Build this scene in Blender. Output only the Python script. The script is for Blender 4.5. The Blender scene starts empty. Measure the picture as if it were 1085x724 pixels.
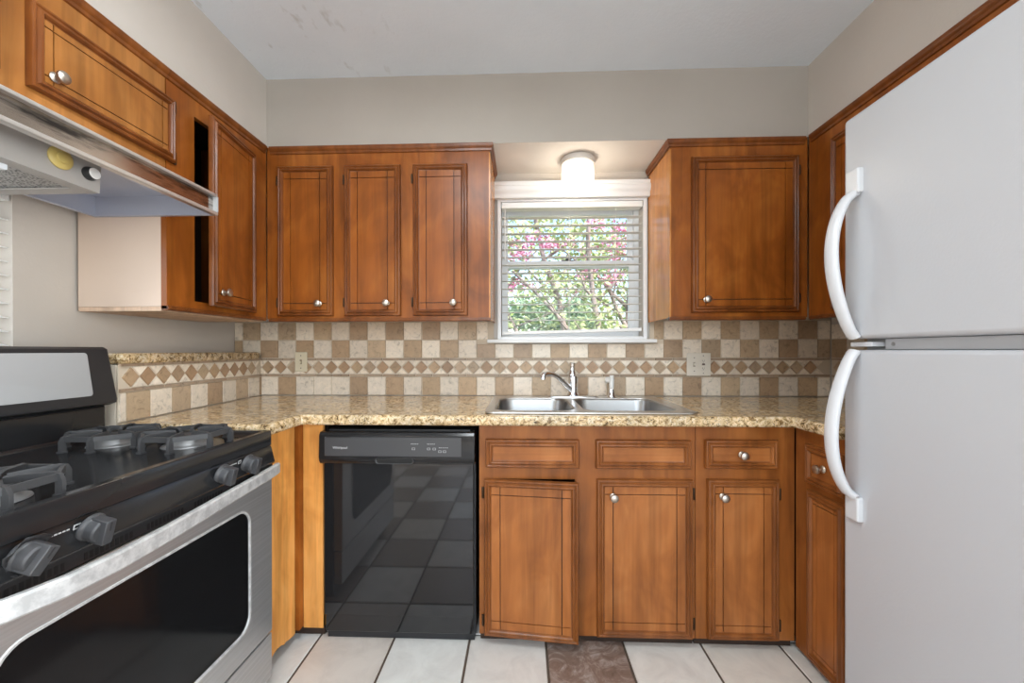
import bpy, math, random
from mathutils import Vector, Matrix

# ------------------------------------------------------------------ camera, sky, light, exposure
S = bpy.context.scene
COL = S.collection
PI = math.pi
random.seed(7)

CAM_H = 1.167
cd = bpy.data.cameras.new('camera')
cd.sensor_width = 36.0
cd.lens = 420.63 / 1085 * 36.0
cd.shift_x = (542.5 - 538.4) / 1085
cd.shift_y = (372.14 - 362.0) / 1085
cd.clip_start = 0.02
cam = bpy.data.objects.new('camera', cd)
COL.objects.link(cam)
cam.matrix_world = (Matrix.Translation((0, 0, CAM_H)) @ Matrix.Rotation(.0354, 4, 'Z')
                    @ Matrix.Rotation(PI / 2 - .0024, 4, 'X') @ Matrix.Rotation(-.0013, 4, 'Z'))
S.camera = cam

S.view_settings.view_transform = 'Standard'
S.view_settings.look = 'None'
S.view_settings.gamma = 1
S.view_settings.use_curve_mapping = False
S.view_settings.exposure = 0.0
S.cycles.use_denoising = True
S.cycles.max_bounces = 10
S.cycles.diffuse_bounces = 6
S.cycles.glossy_bounces = 5
S.cycles.transparent_max_bounces = 16
S.cycles.sample_clamp_indirect = 6.0

W = bpy.data.worlds.new('sky'); S.world = W
W.use_nodes = True
wn = W.node_tree.nodes; wl = W.node_tree.links
bg = wn['Background']
sky = wn.new('ShaderNodeTexSky')
sky.sky_type = 'NISHITA'
sky.sun_disc = False
sky.sun_elevation = math.radians(50)
sky.sun_rotation = math.radians(120)
sky.air_density = 1.0; sky.dust_density = 2.5
wl.new(sky.outputs[0], bg.inputs[0])
bg.inputs[1].default_value = 0.50

def light(name, kind, loc, energy, color, rot=(0, 0, 0), **kw):
    l = bpy.data.lights.new(name, kind)
    l.energy = energy; l.color = color
    for k, v in kw.items(): setattr(l, k, v)
    o = bpy.data.objects.new(name, l); COL.objects.link(o)
    o.location = loc; o.rotation_euler = rot
    return o
light('sun', 'SUN', (4, 3, 8), 5.0, (1, .96, .88), (math.radians(35), math.radians(25), 0), angle=.01)
# fill light added in an unseen rear opening, to brighten the room
light('rear_fill_light', 'AREA', (.1, -2.52, 1.45), 56, (.88, .95, 1.0), (PI / 2, 0, 0), shape='RECTANGLE', size=2.5, size_y=1.9)
# fill light added out of view at right, to brighten the left wall
light('side_fill_light', 'AREA', (4.05, -1.15, 1.35), 155, (.87, .95, 1.0), (0, PI / 2, 0), shape='RECTANGLE', size=2.1, size_y=2.3)
# unseen ceiling box light, added to brighten the floor and counters
light('ceiling_fill_light', 'AREA', (-.30, .60, 2.385), 21, (.89, .96, 1.0), (0, 0, 0), shape='RECTANGLE', size=.36, size_y=.9)
# daylight entering by the left window behind its blind
light('left_window_daylight', 'AREA', (-1.72, .80, 1.42), 3, (.97, .98, 1.0), (0, -PI / 2, 0), shape='RECTANGLE', size=.5, size_y=.6)

# ------------------------------------------------------------------ mesh helpers
class MB:
    def __init__(s): s.v = []; s.f = []; s.m = []; s.c = []; s.M = Matrix.Identity(4); s.mat = 0; s.col = None
    def add(s, vs, fs):
        n = len(s.v)
        s.v += [s.M @ Vector(p) for p in vs]
        for f in fs:
            s.f.append([n + i for i in f]); s.m.append(s.mat); s.c.append(s.col)
    def box(s, x0, x1, y0, y1, z0, z1):
        s.add([(x0,y0,z0),(x1,y0,z0),(x1,y1,z0),(x0,y1,z0),(x0,y0,z1),(x1,y0,z1),(x1,y1,z1),(x0,y1,z1)],
              [(3,2,1,0),(4,5,6,7),(0,1,5,4),(1,2,6,5),(2,3,7,6),(3,0,4,7)])
        return s
    def prism(s, poly, y0, y1):
        """polygon in local x,z (counter-clockwise seen from -y), extruded along y."""
        n = len(poly)
        vs = [(x, y0, z) for x, z in poly] + [(x, y1, z) for x, z in poly]
        fs = [tuple(range(n)), tuple(range(2*n-1, n-1, -1))]
        fs += [(i, n+i, n+(i+1) % n, (i+1) % n) for i in range(n)]
        s.add(vs, fs); return s
    def lathe(s, prof, origin=(0,0,0), axis='Z', n=24, rib=None):
        """prof: (r, h). axis 'Z' up or '-Y' towards the viewer of a front."""
        o = Vector(origin); vs = []; fs = []
        for k, (r, h) in enumerate(prof):
            for i in range(n):
                a = 2*PI*i/n
                rr = r * (1 + (rib(a, k) if rib else 0))
                if axis == 'Z': p = Vector((rr*math.cos(a), rr*math.sin(a), h))
                elif axis == '-Y': p = Vector((rr*math.cos(a), -h, rr*math.sin(a)))
                else: p = Vector((h, rr*math.cos(a), rr*math.sin(a)))      # +X
                vs.append(o + p)
        for k in range(len(prof)-1):
            for i in range(n):
                j = (i+1) % n
                fs.append((k*n+i, k*n+j, (k+1)*n+j, (k+1)*n+i))
        fs.append(tuple(range(n))[::-1]); fs.append(tuple((len(prof)-1)*n+i for i in range(n)))
        s.add(vs, fs); return s
    def sweep(s, path, sec, up=(0,0,1), scale=None, closed=False):
        """sweep the 2-D section sec (side, up) along path."""
        P = [Vector(p) for p in path]; n = len(sec); vs = []; fs = []; up = Vector(up)
        N = len(P)
        for i, p in enumerate(P):
            if closed: t = P[(i+1) % N] - P[i-1]
            else: t = P[min(i+1, N-1)] - P[max(i-1, 0)]
            t.normalize(); side = t.cross(up)
            if side.length < 1e-4: side = Vector((1,0,0))
            side.normalize(); u = side.cross(t).normalized()
            k = scale[i] if scale else 1
            for a, b in sec: vs.append(p + side*a*k + u*b*k)
        for i in range(N if closed else N-1):
            for j in range(n):
                k = (j+1) % n; i2 = (i+1) % N
                fs.append((i*n+j, i*n+k, i2*n+k, i2*n+j))
        if not closed:
            fs.append(tuple(range(n))[::-1]); fs.append(tuple((N-1)*n+i for i in range(n)))
        s.add(vs, fs); return s
    def tube(s, path, r, n=10, up=(0,0,1), rb=None, scale=None, closed=False):
        rb = rb or r
        return s.sweep(path, [(r*math.cos(2*PI*i/n), rb*math.sin(2*PI*i/n)) for i in range(n)], up, scale, closed)
    def frame(s, x0, x1, z0, z1, prof, back=0.0):
        """mitred moulding round a rectangle facing -y; prof = (inset, projection)."""
        vs = []; fs = []
        for i, h in prof:
            vs += [(x0+i, back-h, z0+i), (x1-i, back-h, z0+i), (x1-i, back-h, z1-i), (x0+i, back-h, z1-i)]
        for k in range(len(prof)-1):
            for j in range(4):
                q = (j+1) % 4
                fs.append((4*k+j, 4*k+q, 4*k+4+q, 4*k+4+j))
        s.add(vs, fs); return s
    def plate(s, x0, x1, z0, z1, y0, y1, holes):
        """slab facing -y with rectangular holes (hx0,hx1,hz0,hz1), all as clean faces."""
        xs = sorted({x0, x1} | {min(max(h[i], x0), x1) for h in holes for i in (0, 1)})
        zs = sorted({z0, z1} | {min(max(h[i], z0), z1) for h in holes for i in (2, 3)})
        solid = {}
        for i in range(len(xs)-1):
            for j in range(len(zs)-1):
                cx, cz = (xs[i]+xs[i+1])/2, (zs[j]+zs[j+1])/2
                solid[i, j] = not any(h[0] < cx < h[1] and h[2] < cz < h[3] for h in holes)
        for (i, j), ok in solid.items():
            if not ok: continue
            a, b, c, d = xs[i], xs[i+1], zs[j], zs[j+1]
            s.add([(a,y0,c),(b,y0,c),(b,y0,d),(a,y0,d)], [(0,1,2,3)])
            s.add([(a,y1,c),(b,y1,c),(b,y1,d),(a,y1,d)], [(3,2,1,0)])
            if not solid.get((i-1, j)): s.add([(a,y0,c),(a,y1,c),(a,y1,d),(a,y0,d)], [(3,2,1,0)])
            if not solid.get((i+1, j)): s.add([(b,y0,c),(b,y1,c),(b,y1,d),(b,y0,d)], [(0,1,2,3)])
            if not solid.get((i, j-1)): s.add([(a,y0,c),(b,y0,c),(b,y1,c),(a,y1,c)], [(3,2,1,0)])
            if not solid.get((i, j+1)): s.add([(a,y0,d),(b,y0,d),(b,y1,d),(a,y1,d)], [(0,1,2,3)])
        return s
    def build(s, name, mats, parent=None, loc=(0,0,0), rz=0, smooth=40, bevel=0, seg=2):
        me = bpy.data.meshes.new(name)
        me.from_pydata([tuple(p) for p in s.v], [], s.f)
        if not isinstance(mats, (list, tuple)): mats = [mats]
        for m in mats: me.materials.append(m)
        me.polygons.foreach_set('material_index', s.m)
        if any(c is not None for c in s.c):
            at = me.color_attributes.new('tile_colour', 'FLOAT_COLOR', 'CORNER')
            for p, c in zip(me.polygons, s.c):
                c = c or (1,1,1)
                for li in p.loop_indices: at.data[li].color = (*c, 1)
        me.update()
        if smooth:
            me.polygons.foreach_set('use_smooth', [True]*len(me.polygons))
            me.set_sharp_from_angle(angle=math.radians(smooth))
        o = bpy.data.objects.new(name, me); COL.objects.link(o)
        o.location = loc; o.rotation_euler = (0, 0, rz)
        if parent: o.parent = parent
        if bevel:
            b = o.modifiers.new('bevel', 'BEVEL'); b.width = bevel; b.segments = seg
            b.limit_method = 'ANGLE'; b.angle_limit = math.radians(40)
            b.harden_normals = False
        return o

def thing(name, label, cat, loc=(0,0,0), rz=0, group=None):
    o = bpy.data.objects.new(name, None); COL.objects.link(o)
    o.location = loc; o.rotation_euler = (0, 0, rz); o.empty_display_size = .05
    return tag(o, label, cat, group)
def tag(o, label, cat, group=None):
    o['label'] = label; o['category'] = cat
    if group: o['group'] = group
    return o
def struct(o, label=None):
    o['kind'] = 'structure'
    if label: o['label'] = label
    return o
def rect_loop(x0, x1, y0, y1, r, z, n=6):
    out = []
    for cx, cy, a0 in ((x1-r, y1-r, 0), (x0+r, y1-r, 90), (x0+r, y0+r, 180), (x1-r, y0+r, 270)):
        for k in range(n+1):
            a = math.radians(a0 + 90*k/n); out.append((cx+r*math.cos(a), cy+r*math.sin(a), z))
    return out
def loft(mb, loops, cap0=False, cap1=False):
    n = len(loops[0]); vs = [p for l in loops for p in l]; fs = []
    for k in range(len(loops)-1):
        for i in range(n):
            j = (i+1) % n; fs.append((k*n+i, k*n+j, (k+1)*n+j, (k+1)*n+i))
    if cap0: fs.append(tuple(range(n))[::-1])
    if cap1: fs.append(tuple((len(loops)-1)*n+i for i in range(n)))
    mb.add(vs, fs)

# ------------------------------------------------------------------ materials
def mat(name, color=(.8,.8,.8), rough=.5, metal=0, **kw):
    m = bpy.data.materials.new(name); m.use_nodes = True
    b = m.node_tree.nodes['Principled BSDF']
    b.inputs['Base Color'].default_value = (*color, 1)
    b.inputs['Roughness'].default_value = rough
    b.inputs['Metallic'].default_value = metal
    for k, v in kw.items(): b.inputs[k].default_value = v
    return m
def nd(m, t, **kw):
    n = m.node_tree.nodes.new(t)
    for k, v in kw.items(): setattr(n, k, v)
    return n
def ln(m, a, b): m.node_tree.links.new(a, b)
def bsdf(m): return m.node_tree.nodes['Principled BSDF']
def ramp(m, stops):
    r = nd(m, 'ShaderNodeValToRGB'); e = r.color_ramp.elements
    while len(e) < len(stops): e.new(.5)
    for el, (p, c) in zip(e, stops): el.position = p; el.color = (*c, 1)
    return r
def coords(m, scale=(1,1,1), kind='Object'):
    tc = nd(m, 'ShaderNodeTexCoord'); mp = nd(m, 'ShaderNodeMapping')
    mp.inputs['Scale'].default_value = scale
    ln(m, tc.outputs[kind], mp.inputs[0]); return mp.outputs[0]
def noise(m, vec, scale, detail=4, rough=.55, dist=0):
    n = nd(m, 'ShaderNodeTexNoise'); n.inputs['Scale'].default_value = scale
    n.inputs['Detail'].default_value = detail; n.inputs['Roughness'].default_value = rough
    n.inputs['Distortion'].default_value = dist
    ln(m, vec, n.inputs['Vector']); return n.outputs['Fac']
def bump(m, fac, strength, dist=.01):
    b = nd(m, 'ShaderNodeBump'); b.inputs['Strength'].default_value = strength; b.inputs['Distance'].default_value = dist
    ln(m, fac, b.inputs['Height']); ln(m, b.outputs[0], bsdf(m).inputs['Normal'])
def mixc(m, fac, a, b, mode='MIX'):
    x = nd(m, 'ShaderNodeMix', data_type='RGBA', blend_type=mode)
    for sock, v in ((x.inputs[0], fac), (x.inputs[6], a), (x.inputs[7], b)):
        if hasattr(v, 'links'): ln(m, v, sock)
        elif isinstance(v, tuple): sock.default_value = (*v, 1)
        else: sock.default_value = v
    return x.outputs[2]

def wood(name, dark, mid, lite, rough=.33, grain=(26, 26, 1.6), blotch=3.0):
    m = mat(name, mid, rough)
    a = noise(m, coords(m, grain), 1.0, 5, .6, .6)
    b = noise(m, coords(m, (1, 1, .55)), blotch*2, 3, .6, .8)
    r1 = ramp(m, [(.25, dark), (.5, mid), (.78, lite)]); ln(m, b, r1.inputs[0])
    r2 = ramp(m, [(.3, (.72,.70,.68)), (.62, (1.12,1.1,1.08))]); ln(m, a, r2.inputs[0])
    c = mixc(m, 1.0, r1.outputs[0], r2.outputs[0], 'MULTIPLY')
    ln(m, c, bsdf(m).inputs['Base Color'])
    bump(m, a, .04, .002)
    bsdf(m).inputs['Specular IOR Level'].default_value = .35
    return m
WOOD = wood('stained_maple', (.150,.040,.005), (.265,.075,.0095), (.39,.133,.022))
WOODH = wood('stained_maple_across', (.150,.040,.005), (.265,.075,.0095), (.39,.133,.022), grain=(1.6, 26, 26))
WOODB = wood('faded_maple', (.24,.078,.020), (.36,.125,.032), (.46,.18,.055))
WOODBH = wood('faded_maple_across', (.24,.078,.020), (.36,.125,.032), (.46,.18,.055), grain=(1.6, 26, 26))
BEADB = wood('faded_moulding', (.155,.048,.011), (.225,.074,.018), (.31,.112,.03), .3)
WOODF = wood('faded_frame_maple', (.19,.058,.012), (.29,.094,.020), (.40,.148,.036))
BEAD = wood('moulding_wood', (.105,.030,.006), (.175,.052,.011), (.25,.085,.020), .28)
WOODLIT = wood('lit_maple', (.40,.150,.035), (.54,.225,.056), (.66,.32,.095), .22)  # end panels beside the window: maple lightened to stand for lamp and window light
WOODM = wood('warm_maple', (.235,.082,.018), (.33,.13,.030), (.43,.185,.050), .32)
RAW = wood('raw_orange_pine', (.56,.22,.045), (.74,.345,.085), (.86,.45,.14), .55)
BARE = wood('bare_underside', (.52,.36,.25), (.62,.45,.33), (.70,.53,.41), .6)
GROOVE = mat('dark_groove', (.03,.012,.006), .6)
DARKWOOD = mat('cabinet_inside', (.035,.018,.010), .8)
BRONZE = mat('bronze_hinge', (.06,.035,.02), .4, .8)
NICKEL = mat('brushed_nickel', (.56,.50,.43), .34, 1)
CHROME = mat('chrome', (.82,.83,.85), .07, 1)
PAINTSIDE = mat('beige_painted_panel', (.66,.52,.42), .6)

def wall_mat(name, c, c2, rough=.75, bs=.12, sc=90):
    m = mat(name, c, rough)
    v = coords(m)
    r = ramp(m, [(.35, c2), (.62, c)]); ln(m, noise(m, v, 2.2, 4, .6), r.inputs[0])
    ln(m, r.outputs[0], bsdf(m).inputs['Base Color'])
    bump(m, noise(m, v, sc, 3, .6), bs, .004)
    return m
WALL = wall_mat('beige_wall_paint', (.60,.55,.495), (.575,.525,.47))
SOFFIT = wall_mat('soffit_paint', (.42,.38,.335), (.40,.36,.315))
CEIL = mat('grey_white_ceiling', (.60,.62,.63), .8)
v = coords(CEIL)
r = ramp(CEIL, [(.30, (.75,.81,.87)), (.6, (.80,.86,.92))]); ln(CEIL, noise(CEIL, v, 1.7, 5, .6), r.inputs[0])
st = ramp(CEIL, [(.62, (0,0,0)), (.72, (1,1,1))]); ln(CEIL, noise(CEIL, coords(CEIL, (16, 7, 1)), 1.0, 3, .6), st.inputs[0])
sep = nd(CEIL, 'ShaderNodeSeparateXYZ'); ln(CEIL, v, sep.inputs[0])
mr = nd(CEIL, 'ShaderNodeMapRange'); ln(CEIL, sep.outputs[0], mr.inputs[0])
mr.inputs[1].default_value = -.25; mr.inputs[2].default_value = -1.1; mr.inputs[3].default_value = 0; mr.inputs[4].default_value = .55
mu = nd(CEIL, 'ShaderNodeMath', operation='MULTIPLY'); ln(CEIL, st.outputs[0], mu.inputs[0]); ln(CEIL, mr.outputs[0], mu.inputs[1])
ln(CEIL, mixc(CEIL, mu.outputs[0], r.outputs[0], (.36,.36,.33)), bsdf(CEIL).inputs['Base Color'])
bump(CEIL, noise(CEIL, v, 60, 4, .7), .25, .006)

WHITE = mat('white_paint', (.80,.80,.79), .4)
GREYTRIM = mat('grey_trim_paint', (.52,.50,.47), .6)
VINYL = mat('white_vinyl', (.84,.86,.88), .35)
BLIND = mat('blind_slat', (.86,.86,.84), .45)
SLAT = mat('thin_blind_slat', (.70,.67,.62), .5)
FRIDGE = mat('pebbled_white_enamel', (.55,.56,.585), .32)
bump(FRIDGE, noise(FRIDGE, coords(FRIDGE), 140, 2, .5), .10, .003)
FRIDGEH = mat('white_plastic_handle', (.68,.69,.71), .3)
BLACKGLOSS = mat('black_gloss', (.012,.012,.013), .07)
OVENGLASS = mat('oven_glass', (.006,.006,.0065), .09); bsdf(OVENGLASS).inputs['Specular IOR Level'].default_value = .25
DWGLOSS = mat('dishwasher_gloss', (.014,.014,.015), .05); bsdf(DWGLOSS).inputs['Specular IOR Level'].default_value = .65
BLACKENAMEL = mat('black_enamel', (.016,.016,.017), .16)
BLACKSATIN = mat('black_satin', (.022,.022,.024), .38)
DARKGREY = mat('dark_grey_plastic', (.055,.055,.058), .4)
ALU = mat('burner_aluminium', (.30,.30,.30), .5, .7)
IRON = mat('cast_iron', (.045,.045,.047), .55)
bump(IRON, noise(IRON, coords(IRON), 160, 3, .6), .25, .003)
GREYPANEL = mat('light_grey_panel', (.37,.372,.375), .35)
STEEL = mat('brushed_steel', (.50,.50,.50), .38, .8)
a = noise(STEEL, coords(STEEL, (2, 2, 260)), 1.0, 3, .6)
rr = ramp(STEEL, [(.3, (.46,.46,.46)), (.7, (.58,.58,.585))]); ln(STEEL, a, rr.inputs[0]); ln(STEEL, rr.outputs[0], bsdf(STEEL).inputs['Base Color'])
WORNSTEEL = mat('worn_pale_steel', (.56,.56,.555), .45, .35)
a = noise(WORNSTEEL, coords(WORNSTEEL), 34, 4, .7)
rr = ramp(WORNSTEEL, [(.38, (.44,.44,.44)), (.6, (.63,.63,.625))]); ln(WORNSTEEL, a, rr.inputs[0]); ln(WORNSTEEL, rr.outputs[0], bsdf(WORNSTEEL).inputs['Base Color'])
RIMSTEEL = mat('sink_rim_steel', (.66,.655,.64), .3, 1)
SINKSTEEL = mat('sink_steel', (.38,.375,.365), .32, 1)
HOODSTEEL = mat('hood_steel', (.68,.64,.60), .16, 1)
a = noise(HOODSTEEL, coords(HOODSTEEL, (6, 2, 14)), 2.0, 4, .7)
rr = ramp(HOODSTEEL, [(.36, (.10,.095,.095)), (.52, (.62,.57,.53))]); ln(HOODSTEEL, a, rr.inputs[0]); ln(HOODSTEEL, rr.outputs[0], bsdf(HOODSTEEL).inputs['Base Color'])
HOODLIP = mat('hood_lip', (.60,.575,.55), .32, .75)
HOODIN = mat('hood_inside', (.50,.52,.60), .42, .3)
HOODBOX = mat('hood_housing', (.40,.38,.36), .5)
MESHM = mat('filter_mesh', (.30,.30,.30), .4, .8)
ck = nd(MESHM, 'ShaderNodeTexVoronoi'); ck.inputs['Scale'].default_value = 170; ln(MESHM, coords(MESHM), ck.inputs['Vector'])
rr = ramp(MESHM, [(.25, (.02,.02,.02)), (.5, (.45,.45,.45))]); ln(MESHM, ck.outputs['Distance'], rr.inputs[0]); ln(MESHM, rr.outputs[0], bsdf(MESHM).inputs['Base Color'])
LENS = mat('lamp_lens', (.80,.85,.90), .2)
YELLOW = mat('aged_yellow_plastic', (.62,.48,.16), .4)
ALMOND = mat('almond_plastic', (.70,.63,.47), .4)
ALMONDW = mat('pale_almond_plastic', (.74,.69,.60), .4)
SPRAYW = mat('white_plastic', (.82,.81,.78), .3)
INK = mat('pale_ink', (.55,.55,.55), .5)
INKDIM = mat('grey_ink', (.12,.12,.125), .5)
GRILLE = mat('dark_slot', (.004,.004,.004), .6)

GRANITE = mat('granite', (.5,.4,.25), .13)
v = coords(GRANITE)
n1 = noise(GRANITE, v, 52, 6, .68, .8)
r1 = ramp(GRANITE, [(.30, (.035,.024,.016)), (.40, (.22,.135,.06)), (.46, (.54,.385,.20)), (.54, (.72,.56,.35)), (.66, (.86,.76,.60))]); ln(GRANITE, n1, r1.inputs[0])
n2 = noise(GRANITE, v, 115, 4, .7, 1.2)
r2 = ramp(GRANITE, [(.57, (0,0,0)), (.63, (1,1,1))]); ln(GRANITE, n2, r2.inputs[0])
n3 = noise(GRANITE, v, 8, 3, .6)
r3 = ramp(GRANITE, [(.35, (.80,.82,.84)), (.65, (1.1,1.04,.95))]); ln(GRANITE, n3, r3.inputs[0])
c = mixc(GRANITE, r2.outputs[0], r1.outputs[0], (.045,.032,.024))
c = mixc(GRANITE, 1.0, c, r3.outputs[0], 'MULTIPLY')
ln(GRANITE, c, bsdf(GRANITE).inputs['Base Color'])
GRANITE_EDGE = GRANITE

TILE = mat('travertine_tile', (.6,.5,.4), .38)
at = nd(TILE, 'ShaderNodeAttribute', attribute_name='tile_colour')
v = coords(TILE)
r1 = ramp(TILE, [(.30, (.62,.60,.58)), (.43, (.95,.95,.95)), (.70, (1.12,1.11,1.1))]); ln(TILE, noise(TILE, v, 38, 5, .65, 1.0), r1.inputs[0])
ln(TILE, mixc(TILE, 1.0, at.outputs[0], r1.outputs[0], 'MULTIPLY'), bsdf(TILE).inputs['Base Color'])
bump(TILE, noise(TILE, v, 60, 4, .7), .2, .003)
GROUT = mat('pale_grout', (.60,.51,.40), .8)
FLOORT = mat('floor_tile_glaze', (.6,.55,.5), .30)
at = nd(FLOORT, 'ShaderNodeAttribute', attribute_name='tile_colour')
v = coords(FLOORT)
r1 = ramp(FLOORT, [(.3, (.88,.87,.86)), (.6, (1.04,1.04,1.03))]); ln(FLOORT, noise(FLOORT, v, 9, 5, .65, .6), r1.inputs[0])
ln(FLOORT, mixc(FLOORT, 1.0, at.outputs[0], r1.outputs[0], 'MULTIPLY'), bsdf(FLOORT).inputs['Base Color'])
FLOORC = mat('taupe_tile', (.40,.33,.28), .32)
FLOORB = mat('brown_marbled_tile', (.25,.17,.13), .35)
v = coords(FLOORB)
r1 = ramp(FLOORB, [(.30, (.15,.095,.07)), (.48, (.24,.165,.13)), (.60, (.38,.31,.27)), (.68, (.52,.47,.43))]); ln(FLOORB, noise(FLOORB, v, 11, 7, .7, 2.0), r1.inputs[0])
ln(FLOORB, r1.outputs[0], bsdf(FLOORB).inputs['Base Color'])
FGROUT = mat('dark_floor_grout', (.10,.07,.05), .85)

PANE = bpy.data.materials.new('window_glass'); PANE.use_nodes = True
nt = PANE.node_tree; nt.nodes.remove(nt.nodes['Principled BSDF'])
tr = nt.nodes.new('ShaderNodeBsdfTransparent'); gl = nt.nodes.new('ShaderNodeBsdfGlossy'); gl.inputs['Roughness'].default_value = .02
fr = nt.nodes.new('ShaderNodeFresnel'); fr.inputs[0].default_value = 1.25; mx = nt.nodes.new('ShaderNodeMixShader')
nt.links.new(fr.outputs[0], mx.inputs[0]); nt.links.new(tr.outputs[0], mx.inputs[1]); nt.links.new(gl.outputs[0], mx.inputs[2])
nt.links.new(mx.outputs[0], nt.nodes['Material Output'].inputs[0])
GLOW = mat('lit_ribbed_glass', (.93,.91,.87), .12)
bsdf(GLOW).inputs['Emission Color'].default_value = (1, .91, .78, 1)
bsdf(GLOW).inputs['Emission Strength'].default_value = .18
tr_ = nd(GLOW, 'ShaderNodeBsdfTransparent'); mx_ = nd(GLOW, 'ShaderNodeMixShader'); mx_.inputs[0].default_value = .62
ln(GLOW, tr_.outputs[0], mx_.inputs[1]); ln(GLOW, bsdf(GLOW).outputs[0], mx_.inputs[2]); ln(GLOW, mx_.outputs[0], GLOW.node_tree.nodes['Material Output'].inputs[0])
BULB = mat('bulb', (1,1,1), .5); bsdf(BULB).inputs['Emission Color'].default_value = (1, .9, .75, 1); bsdf(BULB).inputs['Emission Strength'].default_value = .8
LEAF = mat('leaf', (.16,.27,.07), .6)
def leaf_mat(name, a_, b_):
    m = mat(name, a_, .6)
    at = nd(m, 'ShaderNodeObjectInfo')
    r = ramp(m, [(.35, a_), (.65, b_)]); ln(m, noise(m, coords(m), 3.0, 3, .6), r.inputs[0])
    ln(m, r.outputs[0], bsdf(m).inputs['Base Color'])
    bsdf(m).inputs['Transmission Weight'].default_value = 0
    return m
LEAF1 = leaf_mat('bright_leaf', (.34,.46,.16), (.62,.68,.36))
LEAF2 = leaf_mat('deep_leaf', (.20,.33,.18), (.44,.56,.38))
LEAF3 = leaf_mat('bluish_leaf', (.22,.35,.26), (.50,.62,.52))
PINK = leaf_mat('pink_petal', (.82,.25,.45), (.88,.50,.64))
BARK = wood('grey_bark', (.24,.19,.17), (.38,.31,.29), (.52,.45,.43), .9)
LAWN = wall_mat('lawn', (.20,.30,.08), (.13,.20,.06), .9, .5, 30)

# ------------------------------------------------------------------ room shell
CZ = 2.469; SZ = 2.143; YW = 2.2; YU = 1.87; YB = 1.58
XR = 1.665; XL = -1.49; YR = -2.6
X0, TP = -1.4767, .1021          # wall tile grid
LWA = .0848                      # the left wall is a little out of square

# floor, tile by tile on dark grout
FP = .3066; FX0 = -.8265; FY0 = 1.312
b = MB(); b.mat = 0
b.box(-1.75, 4.3, YR, 2.35, -.06, -.004)
rng = random.Random(3)
for i in range(-4, 17):
    for j in range(-14, 4):
        xa, ya = FX0 + i*FP, FY0 + j*FP
        brown = (i == 3 and j == 0) or (j < 0 and (i + j) % 2 == 0)
        g = .0042
        x0_, x1_, y0_, y1_ = max(xa+g, -1.72), min(xa+FP-g, 4.2), max(ya+g, YR), min(ya+FP-g, 2.3)
        if x1_ <= x0_ or y1_ <= y0_: continue
        b.mat = (2 if j == 0 else 3) if brown else 1
        k = rng.uniform(-.03, .03)
        base = [(.72,.69,.64), (.68,.62,.56), (.73,.71,.67), (.72,.69,.65)][(i*3+j) % 4] if j != 0 else \
               {-1: (.73,.73,.71), 0: (.70,.635,.575), 1: (.74,.73,.695), 2: (.73,.70,.66), 4: (.74,.71,.66), 5: (.73,.68,.61), 6: (.71,.67,.61)}.get(i, (.72,.69,.64))
        b.col = tuple(c_ + k for c_ in base)
        e = .0025
        b.add([(x0_,y0_,-.004),(x1_,y0_,-.004),(x1_,y1_,-.004),(x0_,y1_,-.004),
               (x0_+e,y0_+e,0),(x1_-e,y0_+e,0),(x1_-e,y1_-e,0),(x0_+e,y1_-e,0)],
              [(4,5,6,7),(0,1,5,4),(1,2,6,5),(2,3,7,6),(3,0,4,7)])
struct(b.build('floor', [FGROUT, FLOORT, FLOORB, FLOORC], smooth=0))

struct(MB().box(-1.75, 4.3, YR-.1, 2.35, CZ, CZ+.08).build('ceiling', CEIL, smooth=0))
# lowered soffit round three sides
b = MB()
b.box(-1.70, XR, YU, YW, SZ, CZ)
b.m[0] = 1                                        # underside over the window: lamp light put in as a paler colour
b.mat = 2  # side faces: lighter wall colour than the front, in place of light
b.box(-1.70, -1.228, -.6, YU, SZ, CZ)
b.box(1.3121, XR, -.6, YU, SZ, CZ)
struct(b.build('ceiling_soffit', [SOFFIT, wall_mat('lit_soffit_underside', (.80,.75,.69), (.77,.72,.66)), WALL], smooth=0))

WX0, WX1, WZ0, WZ1 = -.118, .662, 1.235, 1.985      # sink window opening
b = MB(); b.plate(-1.8, 1.8, 0, CZ, YW, YW+.14, [(WX0, WX1, WZ0, WZ1)])
struct(b.build('wall_back', WALL, smooth=0))
struct(MB().box(XR, XR+.1, .40, YW, 0, CZ).build('wall_right', WALL, smooth=0))
struct(MB().box(XR+.1, 4.3, .40, .50, 0, CZ).build('wall_right_return', WALL, smooth=0))
b = MB(); b.M = Matrix.Translation((4.2, 0, 0)) @ Matrix.Rotation(-PI/2, 4, 'Z')
b.plate(-.40, -YR, 0, CZ, 0, .1, [(0.0, 2.3, .3, 2.4)])  # unseen opening made for the added side light
struct(b.build('wall_right_far', WALL, smooth=0))
# unseen rear wall with a wide opening for the added rear light
b = MB(); b.M = Matrix.Rotation(PI, 4, 'Z')
b.plate(-4.3, 1.75, 0, CZ, -YR, -YR+.12, [(-1.35, 1.15, .5, 2.4)])
struct(b.build('wall_rear', WALL, smooth=0))
# left wall: built in its own frame, x into the room, y along it; window hole between y0 and y1
def left_wall():
    b = MB()
    b.M = Matrix.Rotation(PI/2, 4, 'Z')          # plate front (-y) turns to +x
    b.plate(-1.03, .90, 0, CZ, .0, .12, [(-.90, -.180, 1.14, 1.66)])
    o = b.build('wall_left', WALL, loc=(-1.557, 1.328, 0), rz=LWA, smooth=0)
    return struct(o)
left_wall()
struct(MB().box(-1.60, -1.47, YR, .31, 0, CZ).build('wall_left_front', WALL, smooth=0))
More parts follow.
